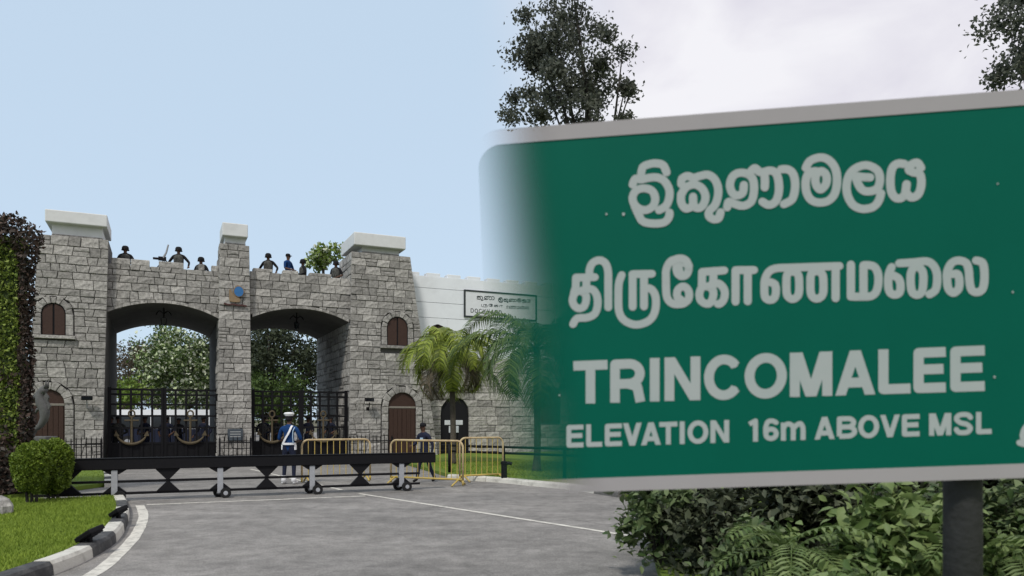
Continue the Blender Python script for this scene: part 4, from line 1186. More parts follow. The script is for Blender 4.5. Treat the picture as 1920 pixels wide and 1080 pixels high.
# ================================================================== HEDGE, SHRUBS AND TOPIARY ON THE LEFT
HX0, HX1, HY0, HY1 = -14.2, -9.93, 15.0, 15.3
hz_top = at(20, 447, 15)[2]
def surf_points(x0, x1, y0, y1, z0, z1, dens):
    P = []; O = []
    for ax, val, out_ in (('y', y0, (0, -1, 0)), ('x', x1, (1, 0, 0)), ('z', z1, (0, 0, 1)), ('y', y1, (0, 1, 0))):
        if ax == 'y': ar = (x1 - x0) * (z1 - z0)
        elif ax == 'x': ar = (y1 - y0) * (z1 - z0)
        else: ar = (x1 - x0) * (y1 - y0)
        k = int(ar * dens)
        q = np.column_stack([nrg.uniform(x0, x1, k), nrg.uniform(y0, y1, k), nrg.uniform(z0, z1, k)])
        q[:, 'xyz'.index(ax)] = val
        P.append(q + nrg.normal(0, 0.025, q.shape)); O.append(np.tile(np.array(out_, float), (k, 1)))
    return np.vstack(P), np.vstack(O)
hd = thing('hedge', 'tall clipped green hedge wall at the far left edge', 'hedge', (HX1, 15.2, 0.10))
hd_off = np.array([HX1, 15.2, 0.10])
P, O = surf_points(HX0, HX1, HY0, HY1, LZ, hz_top, 900)
leaf_mesh('leaves', P - hd_off, 0.075, 0.045, 'hedge_leaf', hd, outward=O * 0.7, droop=0.3)
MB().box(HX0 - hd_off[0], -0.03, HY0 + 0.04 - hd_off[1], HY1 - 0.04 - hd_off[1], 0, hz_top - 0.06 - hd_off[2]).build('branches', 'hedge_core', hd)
# copper-leaved creeper that frames the hedge: along its top, down its end and across the middle
cs = thing('copper_shrub', 'coppery dark-leaved creeper framing the top and end of the hedge', 'shrub', (-9.95, 15.2, 0.10))
co_ = np.array([-9.95, 15.2, 0.10]); PT = []
k = 7000                                           # rounded mass along the top
q = nrg.normal(size=(k, 3)); q /= np.linalg.norm(q, axis=1)[:, None]
cc = np.column_stack([nrg.uniform(-14.0, -10.02, k), np.full(k, 15.2), np.full(k, hz_top + 0.12)])
PT.append(cc + q * np.array([0.36, 0.40, 0.42]) * nrg.uniform(0.75, 1.05, (k, 1)) + nrg.normal(0, 0.03, (k, 3)))
k = 3600                                           # column at the end
zz = nrg.uniform(LZ, hz_top + 0.2, k); zz = zz; a = nrg.uniform(0, 2 * np.pi, k); r_ = 0.055 + 0.03 * np.sin(zz * 5) + 0.14 * np.clip((zz - hz_top + 0.9) / 0.9, 0, 1)
PT.append(np.column_stack([-9.86 + 0.03 * np.clip((zz - 3) / 3, 0, 1) + np.cos(a) * r_ + nrg.normal(0, 0.03, k), 15.15 + np.sin(a) * (r_ + 0.1), zz]))
k = 420                                            # belt across the hedge face
PT.append(np.column_stack([nrg.uniform(-14, -9.95, k), 14.95 + nrg.normal(0, 0.05, k), at(20, 708, 15)[2] + nrg.normal(0, 0.10, k)]))
k = 1300                                           # loose growth at the foot
PT.append(np.column_stack([nrg.normal(-10.15, 0.13, k), 14.9 + nrg.normal(0, 0.14, k), LZ + np.abs(nrg.normal(0, 0.6, k))]))
leaf_mesh('leaves', np.vstack(PT) - co_, 0.10, 0.055, 'copper_leaf', cs, droop=0.3)
MB().tube([(0, 0, 0), (0.02, 0, 2), (-0.03, 0, 4), (-0.2, 0, hz_top)], [0.05, 0.045, 0.04, 0.03], 8).build('stem', 'bark_dark', cs)
for i in range(4):
    MB().tube([(0.03 * (i - 2), -0.1, 0), (0.05 * (i - 1.5), -0.06, 1.3 + 0.3 * i)], [0.02, 0.012], 6).build('stem', 'bark_dark', cs)
def topiary(x, ybase, dia_px, ytop, label, lean=0.0):
    d = F * H / (ybase - HY)
    s_ = F / d; X = (x - CX) / F * d; r = dia_px / 2 / s_; rv_ = r * 1.48; zc = H - (ytop - HY) / s_ - rv_
    t_ = thing('topiary_bush', label, 'bush', (X, d, LZ - 0.02), 0, 'round clipped bushes on the lawn')
    k = 9000; q = nrg.normal(size=(k, 3)); q /= np.linalg.norm(q, axis=1)[:, None]
    bump = 1 + 0.08 * np.sin(q[:, 0] * 5 + x) * np.cos(q[:, 2] * 4 + x) + 0.06 * np.sin(q[:, 1] * 8 + q[:, 0] * 4 + q[:, 2] * 6)
    P = q * r * bump[:, None] * nrg.uniform(0.93, 1.04, (k, 1)) * np.array([1, 0.95, 1.48]); P[:, 2] += zc - LZ
    leaf_mesh('leaves', P, 0.06, 0.034, 'topiary_leaf', t_, outward=q * 0.8, droop=0.0)
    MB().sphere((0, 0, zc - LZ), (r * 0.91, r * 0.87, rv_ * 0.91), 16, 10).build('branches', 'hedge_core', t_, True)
    for i in range(3):
        MB().tube([(0.06 * (i - 1), 0.03 * i, 0), (0.1 * (i - 1), 0, zc - LZ - r * 0.5)], [0.03, 0.02], 6).build('stem', 'bark_dark', t_)
topiary(58, 957, 62, 830, 'rounded clipped green bush nearest the copper-leaved creeper')
topiary(98, 949, 68, 823, 'rounded clipped green bush on the right, beside the barrier end')
# pale boulder at the left picture edge on the lawn
bp_ = gp(4, 978)
mb = MB().sphere((0, 0, 0.08), (0.28, 0.2, 0.22), 10, 7); mb.v = [tuple(c * (1 + 0.12 * math.sin(7 * v[0] + 5 * v[1])) for c in v) for v in mb.v]
tag(mb.build('boulder', 'stone', None, False, (bp_[0] - 0.15, bp_[1], LZ - 0.03)), 'small pale rock on the lawn at the left picture edge', 'rock')

# ================================================================== SEAHORSE STATUE
sx_, sd_ = at(75, 815, 21.5), 21.5
st = thing('seahorse_statue', 'grey seahorse-like statue rearing in front of the left tower door', 'statue', (sx_.x, sd_, 0.10), R(0))
mpx = sd_ / F
def sp(x, y): return ((x - 75) * mpx, 0, H - (y - HY) * mpx - 0.10)
body = [sp(62, 816), sp(66, 806), sp(76, 797), sp(83, 784), sp(83, 768), sp(77, 754), sp(75, 742), sp(79, 732), sp(85, 727)]
mb = MB().tube(spline(body, 5), [q * mpx for q in np.interp(np.linspace(0, 1, 41), [0, .2, .45, .6, .75, .9, 1], [3, 5, 8.5, 9.5, 7.5, 6, 5])], 12)
mb.build('body', 'statue', st, True)
MB().tube([sp(88, 729), sp(81, 732), sp(74, 738), sp(66, 746), sp(60, 750)], [4 * mpx, 7.5 * mpx, 6.5 * mpx, 4 * mpx, 3 * mpx], 10).build('head', 'statue', st, True)
for dy in (-0.05, 0.05):
    MB().tube([(sp(87, 728)[0], dy, sp(87, 728)[2]), (sp(89, 713)[0], dy, sp(89, 713)[2])], [3.2 * mpx, 0.6 * mpx], 6).build('ear', 'statue', st, True)
MB().prism([sp(86, 735)[0::2], sp(92, 745)[0::2], sp(90, 752)[0::2], sp(95, 762)[0::2], sp(91, 770)[0::2], sp(84, 768)[0::2], sp(80, 750)[0::2]], lambda a, b_, d: (a, d, b_), -0.03, 0.03).build('mane', 'statue', st)
MB().tube(spline([sp(62, 816), sp(54, 814), sp(50, 806), sp(54, 799), sp(60, 801)], 4), list(np.linspace(4 * mpx, 1.5 * mpx, 17)), 8).build('tail', 'statue', st, True)
MB().tube([sp(78, 764), sp(70, 768), sp(66, 776)], [3.5 * mpx, 3 * mpx, 1.5 * mpx], 8).build('foreleg', 'statue', st, True)
zb = sp(60, 818)[2]
MB().box(-0.55, 0.35, -0.3, 0.3, 0, zb, 0.03).build('plinth', 'statue', st)

# ================================================================== STROKED LETTERING
def stroke_poly(mb, pts, wd, fn, round_cap=True, closed=False):
    """flat ribbon of constant width along a centre line, round joins; fn(a, b) -> xyz"""
    pts = [Vector((p[0], p[1])) for p in pts]
    q = [pts[0]]
    for p in pts[1:]:
        if (p - q[-1]).length > 1e-4: q.append(p)
    pts = q; k = len(pts); h = wd / 2
    def put(cs, n_):                       # each piece a hair in front of the one before, so no two faces share a plane
        off = len(mb.f) * 5e-6
        mb.add([(p[0], p[1] - off, p[2]) for p in cs], [tuple(range(n_))])
    for i in range(k - (0 if closed else 1)):
        a, b_ = pts[i], pts[(i + 1) % k]; d = (b_ - a).normalized(); nn = Vector((-d.y, d.x)) * h
        put([fn(*(a + nn)), fn(*(a - nn)), fn(*(b_ - nn)), fn(*(b_ + nn))], 4)
    for i in range(k):
        if not closed and not round_cap and i in (0, k - 1): continue
        if 0 < i < k - 1 or closed:
            d1 = (pts[i] - pts[i - 1]); d2 = (pts[(i + 1) % k] - pts[i])
            if abs(d1.angle(d2, 0)) < 0.02: continue
        c = pts[i]; s_ = 10
        put([fn(c.x + h * math.cos(2 * math.pi * j / s_), c.y + h * math.sin(2 * math.pi * j / s_)) for j in range(s_)], s_)
ZT = 6.353
def tile(ox, oy, pts): return [(ox + x / ZT, oy + y / ZT) for x, y in pts]
A_, B_, C_, D_, E_ = (1160, 270), (1450, 270), (1050, 460), (1320, 460), (1570, 460)
# each character: list of (tile, smooth, closed, points) traced from the photograph
SINHALA = [
    [(A_, 1, 0, [(268, 350), (290, 275), (370, 240), (450, 232), (530, 255), (570, 340)]),
     (A_, 1, 0, [(165, 485), (200, 415), (270, 425), (360, 405), (450, 400), (540, 440), (600, 540), (600, 650), (560, 740), (480, 790)]),
     (A_, 1, 1, [(300, 530), (395, 560), (435, 650), (405, 745), (310, 790), (205, 745), (165, 650), (205, 560)]),
     (A_, 1, 0, [(190, 740), (235, 840), (290, 925), (420, 950), (540, 935), (595, 880), (605, 820)])],
    [(A_, 1, 0, [(745, 480), (755, 415), (820, 382), (890, 405), (960, 385), (1060, 368), (1140, 420), (1182, 520), (1180, 630), (1145, 730), (1080, 800), (1075, 860), (1130, 898), (1190, 885), (1212, 815)]),
     (A_, 1, 0, [(742, 610), (800, 520), (900, 485), (990, 530), (1032, 620), (1015, 710), (960, 765), (895, 740), (885, 630)]),
     (A_, 1, 0, [(742, 600), (745, 700), (790, 768), (850, 760), (887, 725)])],
    [(A_, 1, 0, [(1292, 755), (1310, 690), (1380, 715), (1480, 738), (1575, 690), (1610, 570), (1600, 430), (1540, 362), (1440, 345), (1360, 385), (1325, 480), (1345, 570), (1400, 615), (1475, 585), (1490, 490)]),
     (A_, 1, 0, [(1560, 345), (1620, 290), (1690, 340), (1800, 318), (1870, 350), (1902, 440), (1905, 580), (1865, 690), (1785, 728), (1710, 690)]),
     (A_, 1, 0, [(1735, 345), (1740, 450), (1738, 520)])],
    [(B_, 1, 0, [(92, 302), (170, 305), (230, 350), (258, 450), (252, 570), (218, 665), (125, 718)])],
    [(B_, 1, 0, [(385, 285), (440, 200), (560, 162), (660, 195), (735, 290), (758, 430), (735, 580), (665, 670), (560, 700), (455, 672), (395, 580), (385, 440), (425, 345), (500, 325)]),
     (B_, 1, 1, [(565, 325), (625, 370), (628, 470), (560, 545), (505, 480), (505, 380)])],
    [(B_, 1, 0, [(1150, 400), (1060, 395), (985, 395), (1020, 500), (1080, 560), (1180, 560), (1250, 510), (1267, 400), (1230, 310), (1110, 255), (980, 290), (900, 375), (870, 500), (885, 620), (950, 730), (1060, 775), (1180, 755), (1250, 685), (1280, 590)])],
    [(B_, 1, 0, [(1560, 240), (1480, 235), (1415, 290), (1392, 420), (1402, 560), (1445, 635), (1510, 648), (1565, 600), (1585, 480)]),
     (B_, 1, 0, [(1585, 590), (1640, 638), (1710, 615), (1750, 540), (1760, 430), (1735, 355), (1665, 340), (1612, 310), (1640, 250), (1710, 225), (1755, 285)])],
]
TAMIL = [
    [(C_, 0, 0, [(190, 385), (415, 380)]), (C_, 0, 0, [(190, 385), (188, 500), (165, 570)]), (C_, 1, 1, [(235, 545), (300, 580), (312, 650), (285, 730), (220, 752), (165, 710), (150, 640), (180, 570)]),
     (C_, 0, 0, [(315, 390), (312, 520)]), (C_, 1, 0, [(270, 535), (380, 525), (438, 600), (447, 720), (410, 820), (320, 862), (205, 872), (155, 940)])],
    [(C_, 1, 0, [(355, 370), (352, 290), (390, 210), (470, 178), (540, 215), (572, 310), (574, 500), (575, 740)])],
    [(C_, 1, 0, [(735, 355), (702, 450), (695, 600), (702, 780), (755, 885), (860, 940), (960, 940), (1070, 890), (1130, 790), (1142, 650), (1115, 555), (1060, 512), (1000, 530)]),
     (C_, 0, 0, [(862, 345), (1095, 340)]), (C_, 0, 0, [(865, 345), (865, 735)]), (C_, 0, 0, [(1000, 345), (1000, 730)])],
    [(C_, 1, 0, [(1425, 320), (1415, 240), (1470, 210), (1530, 260), (1510, 345), (1450, 370), (1400, 335), (1385, 260), (1400, 180), (1320, 190), (1265, 290), (1262, 420), (1265, 560), (1285, 645), (1350, 698), (1460, 698), (1530, 640), (1530, 545), (1470, 490), (1405, 530), (1395, 610), (1440, 650)]),
     (C_, 1, 0, [(1300, 210), (1400, 160), (1490, 175), (1535, 250)])],
    [(C_, 0, 0, [(1692, 318), (1955, 300)]), (C_, 0, 0, [(1692, 318), (1690, 500)]), (C_, 1, 1, [(1740, 490), (1812, 520), (1825, 600), (1790, 685), (1735, 695), (1675, 655), (1660, 580), (1685, 510)]),
     (D_, 0, 0, [(112, 305), (108, 480)]), (D_, 1, 0, [(70, 480), (170, 455), (240, 530), (240, 630), (200, 690), (165, 700)])],
    [(D_, 0, 0, [(375, 297), (595, 295)]), (D_, 0, 0, [(375, 297), (375, 672)]), (D_, 0, 0, [(520, 297), (520, 668)])],
    [(D_, 1, 0, [(790, 440), (845, 470), (855, 560), (835, 630), (785, 652), (728, 620), (718, 500), (727, 400), (775, 312), (860, 275), (1000, 268)]), (D_, 0, 0, [(1000, 268), (1610, 248)]),
     (D_, 1, 1, [(1055, 315), (1118, 350), (1132, 460), (1122, 590), (1055, 642), (990, 595), (980, 460), (990, 350)]),
     (D_, 1, 1, [(1340, 310), (1405, 345), (1420, 455), (1410, 590), (1340, 638), (1275, 590), (1265, 455), (1275, 345)]), (D_, 0, 0, [(1565, 252), (1565, 632)])],
    [(E_, 0, 0, [(160, 230), (160, 612)]), (E_, 1, 0, [(160, 612), (300, 612), (400, 605), (460, 555), (487, 450), (480, 330), (435, 255), (360, 236), (310, 238)]), (E_, 0, 0, [(310, 238), (310, 600)])],
    [(E_, 1, 0, [(645, 260), (610, 350), (605, 480), (625, 560), (680, 590), (740, 560), (750, 460), (720, 390), (660, 360)]),
     (E_, 1, 0, [(735, 215), (900, 205), (1060, 192), (1140, 240), (1182, 330), (1185, 450), (1160, 540), (1095, 585)]),
     (E_, 1, 1, [(940, 255), (1005, 300), (1022, 400), (1005, 550), (945, 592), (885, 550), (868, 400), (885, 300)])],
    [(E_, 1, 0, [(1365, 345), (1430, 345), (1452, 430), (1440, 520), (1380, 568), (1322, 520), (1305, 420), (1308, 310), (1360, 212), (1440, 182), (1530, 212), (1562, 300), (1572, 430), (1595, 530), (1655, 560), (1720, 530), (1747, 430), (1745, 280), (1720, 205), (1650, 182)])],
]
def arcp(cx, cy, rx, ry, a0, a1, k=16): return [(cx + rx * math.cos(R(a0 + (a1 - a0) * i / k)), cy + ry * math.sin(R(a0 + (a1 - a0) * i / k))) for i in range(k + 1)]
def latin(ch, w_):
    """centre lines in a cell w_ wide and 1 high; s = stroke width as a share of the height, lines stay inside the cell"""
    def g(s):
        h = s / 2; l_, r_ = h, w_ - h; b_, t_ = h, 1 - h; m_ = 0.5
        if ch == 'T': return [[(0, t_), (w_, t_)], [(w_ / 2, t_), (w_ / 2, 0)]]
        if ch == 'I': return [[(w_ / 2, 0), (w_ / 2, 1)]]
        if ch == 'L': return [[(l_, 1), (l_, b_), (w_, b_)]]
        if ch == 'E': return [[(w_, t_), (l_, t_), (l_, b_), (w_, b_)], [(l_, m_ + .02), (w_ * 0.93, m_ + .02)]]
        q_ = s * 1.08; c_ = w_ / 2; ap = s * 0.56
        if ch == 'N': return [[(l_, 0), (l_, 1)], [(r_, 0), (r_, 1)], ('P', [(w_ - q_, 0), (w_, 0), (q_, 1), (0, 1)])]
        if ch == 'M': return [[(l_, 0), (l_, 1)], [(r_, 0), (r_, 1)], ('P', [(c_ - ap, 0), (c_ + ap, 0), (q_ * 1.2, 1), (0, 1)]), ('P', [(c_ - ap, 0), (c_ + ap, 0), (w_, 1), (w_ - q_ * 1.2, 1)])]
        if ch == 'A': return [('P', [(0, 0), (q_, 0), (c_ + ap, 1), (c_ - ap, 1)]), ('P', [(w_ - q_, 0), (w_, 0), (c_ + ap, 1), (c_ - ap, 1)]), [(w_ * .25, .28), (w_ * .75, .28)]]
        if ch == 'V': return [('P', [(c_ - ap, 0), (c_ + ap, 0), (q_, 1), (0, 1)]), ('P', [(c_ - ap, 0), (c_ + ap, 0), (w_, 1), (w_ - q_, 1)])]
        if ch == 'O': return [arcp(w_ / 2, .5, w_ / 2 - h, .5 - h + .02, 0, 360, 28)]
        if ch == 'C': return [arcp(w_ / 2 + .02, .5, w_ / 2 - h + .02, .5 - h + .02, 38, 322, 24)]
        if ch == 'D': return [[(l_, t_), (l_, b_), (w_ * .45, b_)] + arcp(w_ * .45, .5, w_ * .55 - h, .5 - h, -90, 90, 12) + [(l_, t_)]]
        if ch == 'R': return [[(l_, 0), (l_, t_), (w_ * .55, t_)] + arcp(w_ * .55, (t_ + .43) / 2, w_ * .45 - h, (t_ - .43) / 2, 90, -90, 10) + [(l_, .43)], [(w_ * .5, .43), (w_ * .78, .36), (r_ + .01, 0)]]
        if ch == 'B': return [[(l_, b_), (l_, t_), (w_ * .55, t_)] + arcp(w_ * .55, (t_ + .52) / 2, w_ * .40 - h, (t_ - .52) / 2, 90, -90, 8) + [(l_, .52)], [(w_ * .5, .52)] + arcp(w_ * .55, (b_ + .52) / 2, w_ * .45 - h, (.52 - b_) / 2, 90, -90, 8) + [(l_, b_)]]
        if ch == 'S': return [spline([(w_ - h * .9, .74), (w_ * .72, t_), (w_ * .3, t_), (l_ + .01, .72), (w_ * .35, .54), (w_ * .68, .46), (r_ - .01, .28), (w_ * .7, b_), (w_ * .28, b_), (h * .9, .27)], 5)]
        if ch == '1': return [[(w_ * .1, .78), (w_ - h, .92), (w_ - h, 0)]]
        if ch == '6': return [arcp(w_ / 2, .32, w_ / 2 - h, .32 - h, 0, 360, 22), spline([(w_ - h * .9, .80), (w_ * .62, t_), (w_ * .3, .86), (l_, .6), (l_, .35)], 5)]
        if ch == 'm': return [[(l_, 0), (l_, .80)]] + [spline([(l_, .5), (w_ * .12 + .04, .66), (w_ * .3, .74), (w_ * .46, .66), (w_ / 2, .5), (w_ / 2, 0)], 5), spline([(w_ / 2, .5), (w_ * .62, .66), (w_ * .78, .74), (r_ - .05, .66), (r_, .5), (r_, 0)], 5)]
        if ch == 'K': return [[(l_, 0), (l_, 1)], [(r_, 1), (l_, .4)], [(w_ * .4, .6), (r_, 0)]]
        if ch == 'Y': return [[(h, 1), (w_ / 2, .45), (w_ - h, 1)], [(w_ / 2, .45), (w_ / 2, 0)]]
        return []
    return g
BIG = [('T', 1075, 1139), ('R', 1144, 1209), ('I', 1217, 1238), ('N', 1246, 1313), ('C', 1320, 1391), ('O', 1396, 1475), ('M', 1481, 1560), ('A', 1566, 1641), ('L', 1647, 1707), ('E', 1713, 1773), ('E', 1782, 1846)]
SMALL = [('E', 1062, 1094), ('L', 1099, 1129), ('E', 1134, 1166), ('V', 1168, 1203), ('A', 1202, 1239), ('T', 1236, 1270), ('I', 1274, 1284), ('O', 1289, 1328), ('N', 1332, 1367), ('1', 1403, 1421), ('6', 1431, 1460), ('m', 1464, 1510),
         ('A', 1527, 1565), ('B', 1569, 1607), ('O', 1609, 1648), ('V', 1650, 1687), ('E', 1691, 1724), ('M', 1742, 1783), ('S', 1788, 1824), ('L', 1830, 1859)]

# ================================================================== GREEN PLACE-NAME SIGN
SD = 3.0                                                    # metres to the sign at photo x = 1500
su = Vector((15560, -1400 * 1.0, 642)).normalized()          # along the board: right end nearer, board sags to the left
sn = su.cross(Vector((-0.041, 0, 1)).normalized()).normalized()
sv_ = sn.cross(su) * -1
if sv_.z < 0: sv_ = -sv_
if sn.y > 0: sn = -sn                                        # front normal faces the road
SO = at(1500, 550, SD)
def sign_uv(x, y):                                           # photo point -> board coordinates in metres
    rd = Vector(((x - CX) / F, 1.0, -(y - HY) / F)); o = Vector((0, 0, H))
    tt = (SO - o).dot(sn) / rd.dot(sn); p = o + rd * tt - SO
    return p.dot(su), p.dot(sv_)
M = Matrix((( su.x, -sn.x, sv_.x, 0), (su.y, -sn.y, sv_.y, 0), (su.z, -sn.z, sv_.z, 0), (0, 0, 0, 1)))   # local: x along, y into the board, z up
SG = thing('place_sign', 'large green place-name board with white lettering and pale border on a dark post', 'sign', (0, 0, 0))
ul, vt = sign_uv(889, 252); _, vb = sign_uv(1500, 909.5); _, vt = sign_uv(1500, 200); ur = ul + 3.9
# material of the printed sheet: the tint thins out to clear film towards the board's left end
def sheet_mat(name, col, rough, f0, f1, slant, noise_amt):
    m = mat(name, col, rough, noise=noise_amt, nscale=2.5, col2=tuple(c * 0.82 for c in col), spec=0.08)
    t = m.node_tree; n, l = t.nodes.new, t.links.new
    b = t.nodes['Principled BSDF']; o = t.nodes['Material Output']
    co = n('ShaderNodeTexCoord'); sp_ = n('ShaderNodeSeparateXYZ'); l(co.outputs['Object'], sp_.inputs[0])
    ma = n('ShaderNodeMath'); ma.operation = 'MULTIPLY_ADD'; ma.inputs[1].default_value = slant
    l(sp_.outputs[2], ma.inputs[0]); l(sp_.outputs[0], ma.inputs[2])
    mr = n('ShaderNodeMapRange'); mr.interpolation_type = 'SMOOTHSTEP'; mr.inputs[1].default_value = f0; mr.inputs[2].default_value = f1
    l(ma.outputs[0], mr.inputs[0])
    tr = n('ShaderNodeBsdfTransparent'); ms = n('ShaderNodeMixShader')
    l(mr.outputs[0], ms.inputs[0]); l(tr.outputs[0], ms.inputs[1]); l(b.outputs[0], ms.inputs[2]); l(ms.outputs[0], o.inputs[0])
    return m
f0 = sign_uv(888, 500)[0]; f1 = sign_uv(1086, 500)[0]
sheet_mat('sign_green', (0.0, 0.096, 0.062), 0.6, f0, f1, 0.09, 0.35)
sheet_mat('sign_border', (0.33, 0.312, 0.312), 0.6, f0 + 0.10, f1 + 0.04, 0.09, 0.3)
mat('sign_letter', (0.36, 0.385, 0.375), 0.6, noise=0.5, nscale=3, col2=(0.28, 0.35, 0.335), spec=0.15)
brd_t = 0.062; brd_b = 0.056; rad = 0.13
def rrect(u0_, u1_, v0, v1, r, k=8):
    o = []
    for cx, cz, a0 in ((u0_ + r, v0 + r, 180), (u1_ - r, v0 + r, 270), (u1_ - r, v1 - r, 0), (u0_ + r, v1 - r, 90)):
        o += [(cx + r * math.cos(R(a0 + 90 * i / k)), cz + r * math.sin(R(a0 + 90 * i / k))) for i in range(k + 1)]
    return o
loc = lambda a, b_, d: (a, d, b_)
def sign_part(mb, name, m, parent=SG):
    o = mb.build(name, m, parent)
    if parent is SG: o.matrix_local = Matrix.Translation(SO) @ M
    return o
outer = rrect(ul - 0.02, ur, vb, vt, rad); inner = rrect(ul + 0.012, ur - 0.06, vb + brd_b, vt - brd_t, rad * 0.75)
panel = sign_part(MB().prism(inner, loc, 0.0, 0.012), 'panel', 'sign_green')
mb = MB(); k = len(outer)
for d0 in (0.0, 0.018):
    mb.v += [loc(a, b_, -0.004 + d0) for a, b_ in outer] + [loc(a, b_, -0.004 + d0) for a, b_ in inner]
for i in range(k):
    j = (i + 1) % k
    mb.f += [(i, j, k + j, k + i), (2 * k + i, 3 * k + i, 3 * k + j, 2 * k + j), (i, 2 * k + i, 2 * k + j, j), (k + i, k + j, 3 * k + j, 3 * k + i)]
sign_part(mb, 'border', 'sign_border')
lw = 15.4 / 467
def glyph(strokes, wd, name):
    mb = MB()
    for tl, sm, cl, pts in strokes:
        uv = [sign_uv(*p) for p in tile(*tl, pts)]
        if sm: uv = spline(uv, 7, bool(cl))
        stroke_poly(mb, uv, wd, lambda a, b_: (a, -0.0012, b_), True, bool(cl))
    return mb.build(name, 'sign_letter', panel)
for g_ in SINHALA: glyph(g_, lw, 'character')
for g_ in TAMIL: glyph(g_, lw * 0.97, 'character')
def latin_row(rows, ytop, ybot, wpx):
    for ch, xa, xb in rows:
        xm = (xa + xb) / 2
        yb, yt = ybot(xm), ytop(xm); hpx = yb - yt
        cell = (xb - xa) / hpx; mb = MB()
        for ln in latin(ch, cell)(wpx / hpx):
            isp = ln[0] == 'P'
            if isp: ln = ln[1]
            uv = [sign_uv(xa + a * hpx, ybot(xa + a * hpx) - b_ * (ybot(xa + a * hpx) - ytop(xa + a * hpx))) for a, b_ in ln]
            if isp:
                off = len(mb.f) * 5e-6; mb.add([(a, -0.0012 - off, b_) for a, b_ in uv], [(0, 1, 2, 3)]); continue
            cl = ch == 'O' or (ch == '6' and len(ln) == 23)
            stroke_poly(mb, uv[:-1] if cl else uv, wpx / 467, lambda a, b_: (a, -0.0012, b_), False, cl)
        mb.build('letter', 'sign_letter', panel)
latin_row(BIG, lambda x: 677 - (x - 1077) * 29 / 768, lambda x: 757 - (x - 1093) * 24 / 752, 18.2)
latin_row(SMALL, lambda x: 797 - (x - 1062) * 25 / 790, lambda x: 839.5 - (x - 1065) * 26 / 790, 9.2)
mb = MB()
stroke_poly(mb, spline([sign_uv(*p) for p in [(1932, 792), (1921, 806), (1919, 822), (1935, 836), (1960, 830), (1968, 810)]], 6), 0.026, lambda a, b_: (a, -0.0012, b_))
stroke_poly(mb, [sign_uv(1911, 830), sign_uv(1940, 838)], 0.024, lambda a, b_: (a, -0.0012, b_))
mb.build('character', 'sign_letter', panel)
for x, y, r in ((1864, 707, 0.004), (1137, 402, 0.004), (1169, 402, 0.006), (1049, 741, 0.003), (1870, 345, 0.003), (1898, 548, 0.0035)):
    a, b_ = sign_uv(x, y)
    MB().prism([(a + r * math.cos(q), b_ + r * 1.2 * math.sin(q)) for q in [2 * math.pi * i / 8 for i in range(8)]], loc, -0.004, 0.001).build('rivet', 'sign_letter', panel)
# stiffeners and posts
for v_ in (vb + 0.35, vt - 0.35):
    sign_part(MB().box(ul + 0.75, ur - 0.1, 0.016, 0.05, v_ - 0.03, v_ + 0.03), 'stiffener', 'sign_back')
for x in (1838, 2330):
    a, _ = sign_uv(x, 905)
    pb_ = Matrix.Translation(SO) @ M @ Vector((a, 0.10, vb))
    pt_ = Matrix.Translation(SO) @ M @ Vector((a, 0.10, vt - 0.2))
    MB().tube([(pb_.x, pb_.y + 0.03, -0.05), (pb_.x, pb_.y + 0.03, vb + SO.z + 0.05), (pt_.x, pt_.y + 0.03, pt_.z)], 0.072, 20).build('post', 'post_grey', SG, True)
# ================================================================== BOARD ON THE WHITE WALL
(bu0, bz1), (bu1, bz0) = fp(872, 546, WW), fp(1003, 600, WW)
bd = thing('wall_board', 'white name board in a black frame on the white wall, lettering in three lines', 'sign', gw(bu0, WW - 0.02, bz0), GA)
bw, bh = bu1 - bu0, bz1 - bz0
MB().box(0, bw, -0.03, 0.018, 0, bh).build('board', 'board_white', bd)
fw = 0.065
for nm, bx_ in (('frame', (-fw, bw + fw, -0.05, 0.018, bh, bh + fw)), ('frame', (-fw, bw + fw, -0.05, 0.018, -fw, 0)), ('frame', (-fw, 0, -0.049, 0.018, 0, bh)), ('frame', (bw, bw + fw, -0.049, 0.018, 0, bh))):
    MB().box(*bx_).build(nm, 'board_black', bd)
def board_row(glyphs, x0, x1, zb_, zt_, wd):
    allp = [[(cl, sm, tile(*tl, pts)) for tl, sm, cl, pts in g_] for g_ in glyphs]
    xs = [p[0] for g_ in allp for s_ in g_ for p in s_[2]]; ys = [p[1] for g_ in allp for s_ in g_ for p in s_[2]]
    for g_ in allp:
        mb = MB()
        for cl, sm, pts in g_:
            uv = [(x0 + (p[0] - min(xs)) / (max(xs) - min(xs)) * (x1 - x0), zt_ - (p[1] - min(ys)) / (max(ys) - min(ys)) * (zt_ - zb_)) for p in pts]
            if sm: uv = spline(uv, 3, bool(cl))
            stroke_poly(mb, uv, wd, lambda a, b_: (a, -0.034, b_), True, bool(cl))
        mb.build('character', 'board_black', bd)
board_row(SINHALA[1:4], bw * 0.16, bw * 0.40, bh * 0.66, bh * 0.86, 0.032)
board_row(SINHALA, bw * 0.46, bw * 0.92, bh * 0.64, bh * 0.86, 0.032)
board_row(TAMIL[2:6], bw * 0.22, bw * 0.52, bh * 0.40, bh * 0.54, 0.022)
board_row(TAMIL[5:], bw * 0.58, bw * 0.90, bh * 0.40, bh * 0.54, 0.022)
x = bw * 0.07
for ch in 'DOCKYARD':
    mb = MB(); hh = bh * 0.18
    for ln in latin(ch, 0.8)(0.17):
        if ln[0] == 'P': mb.add([(x + a * hh, -0.034, bh * 0.13 + b_ * hh) for a, b_ in ln[1]], [(0, 1, 2, 3)])
        else: stroke_poly(mb, [(x + a * hh, bh * 0.13 + b_ * hh) for a, b_ in ln], 0.03, lambda a, b_: (a, -0.035, b_), False)
    mb.build('letter', 'board_black', bd); x += hh * 1.0

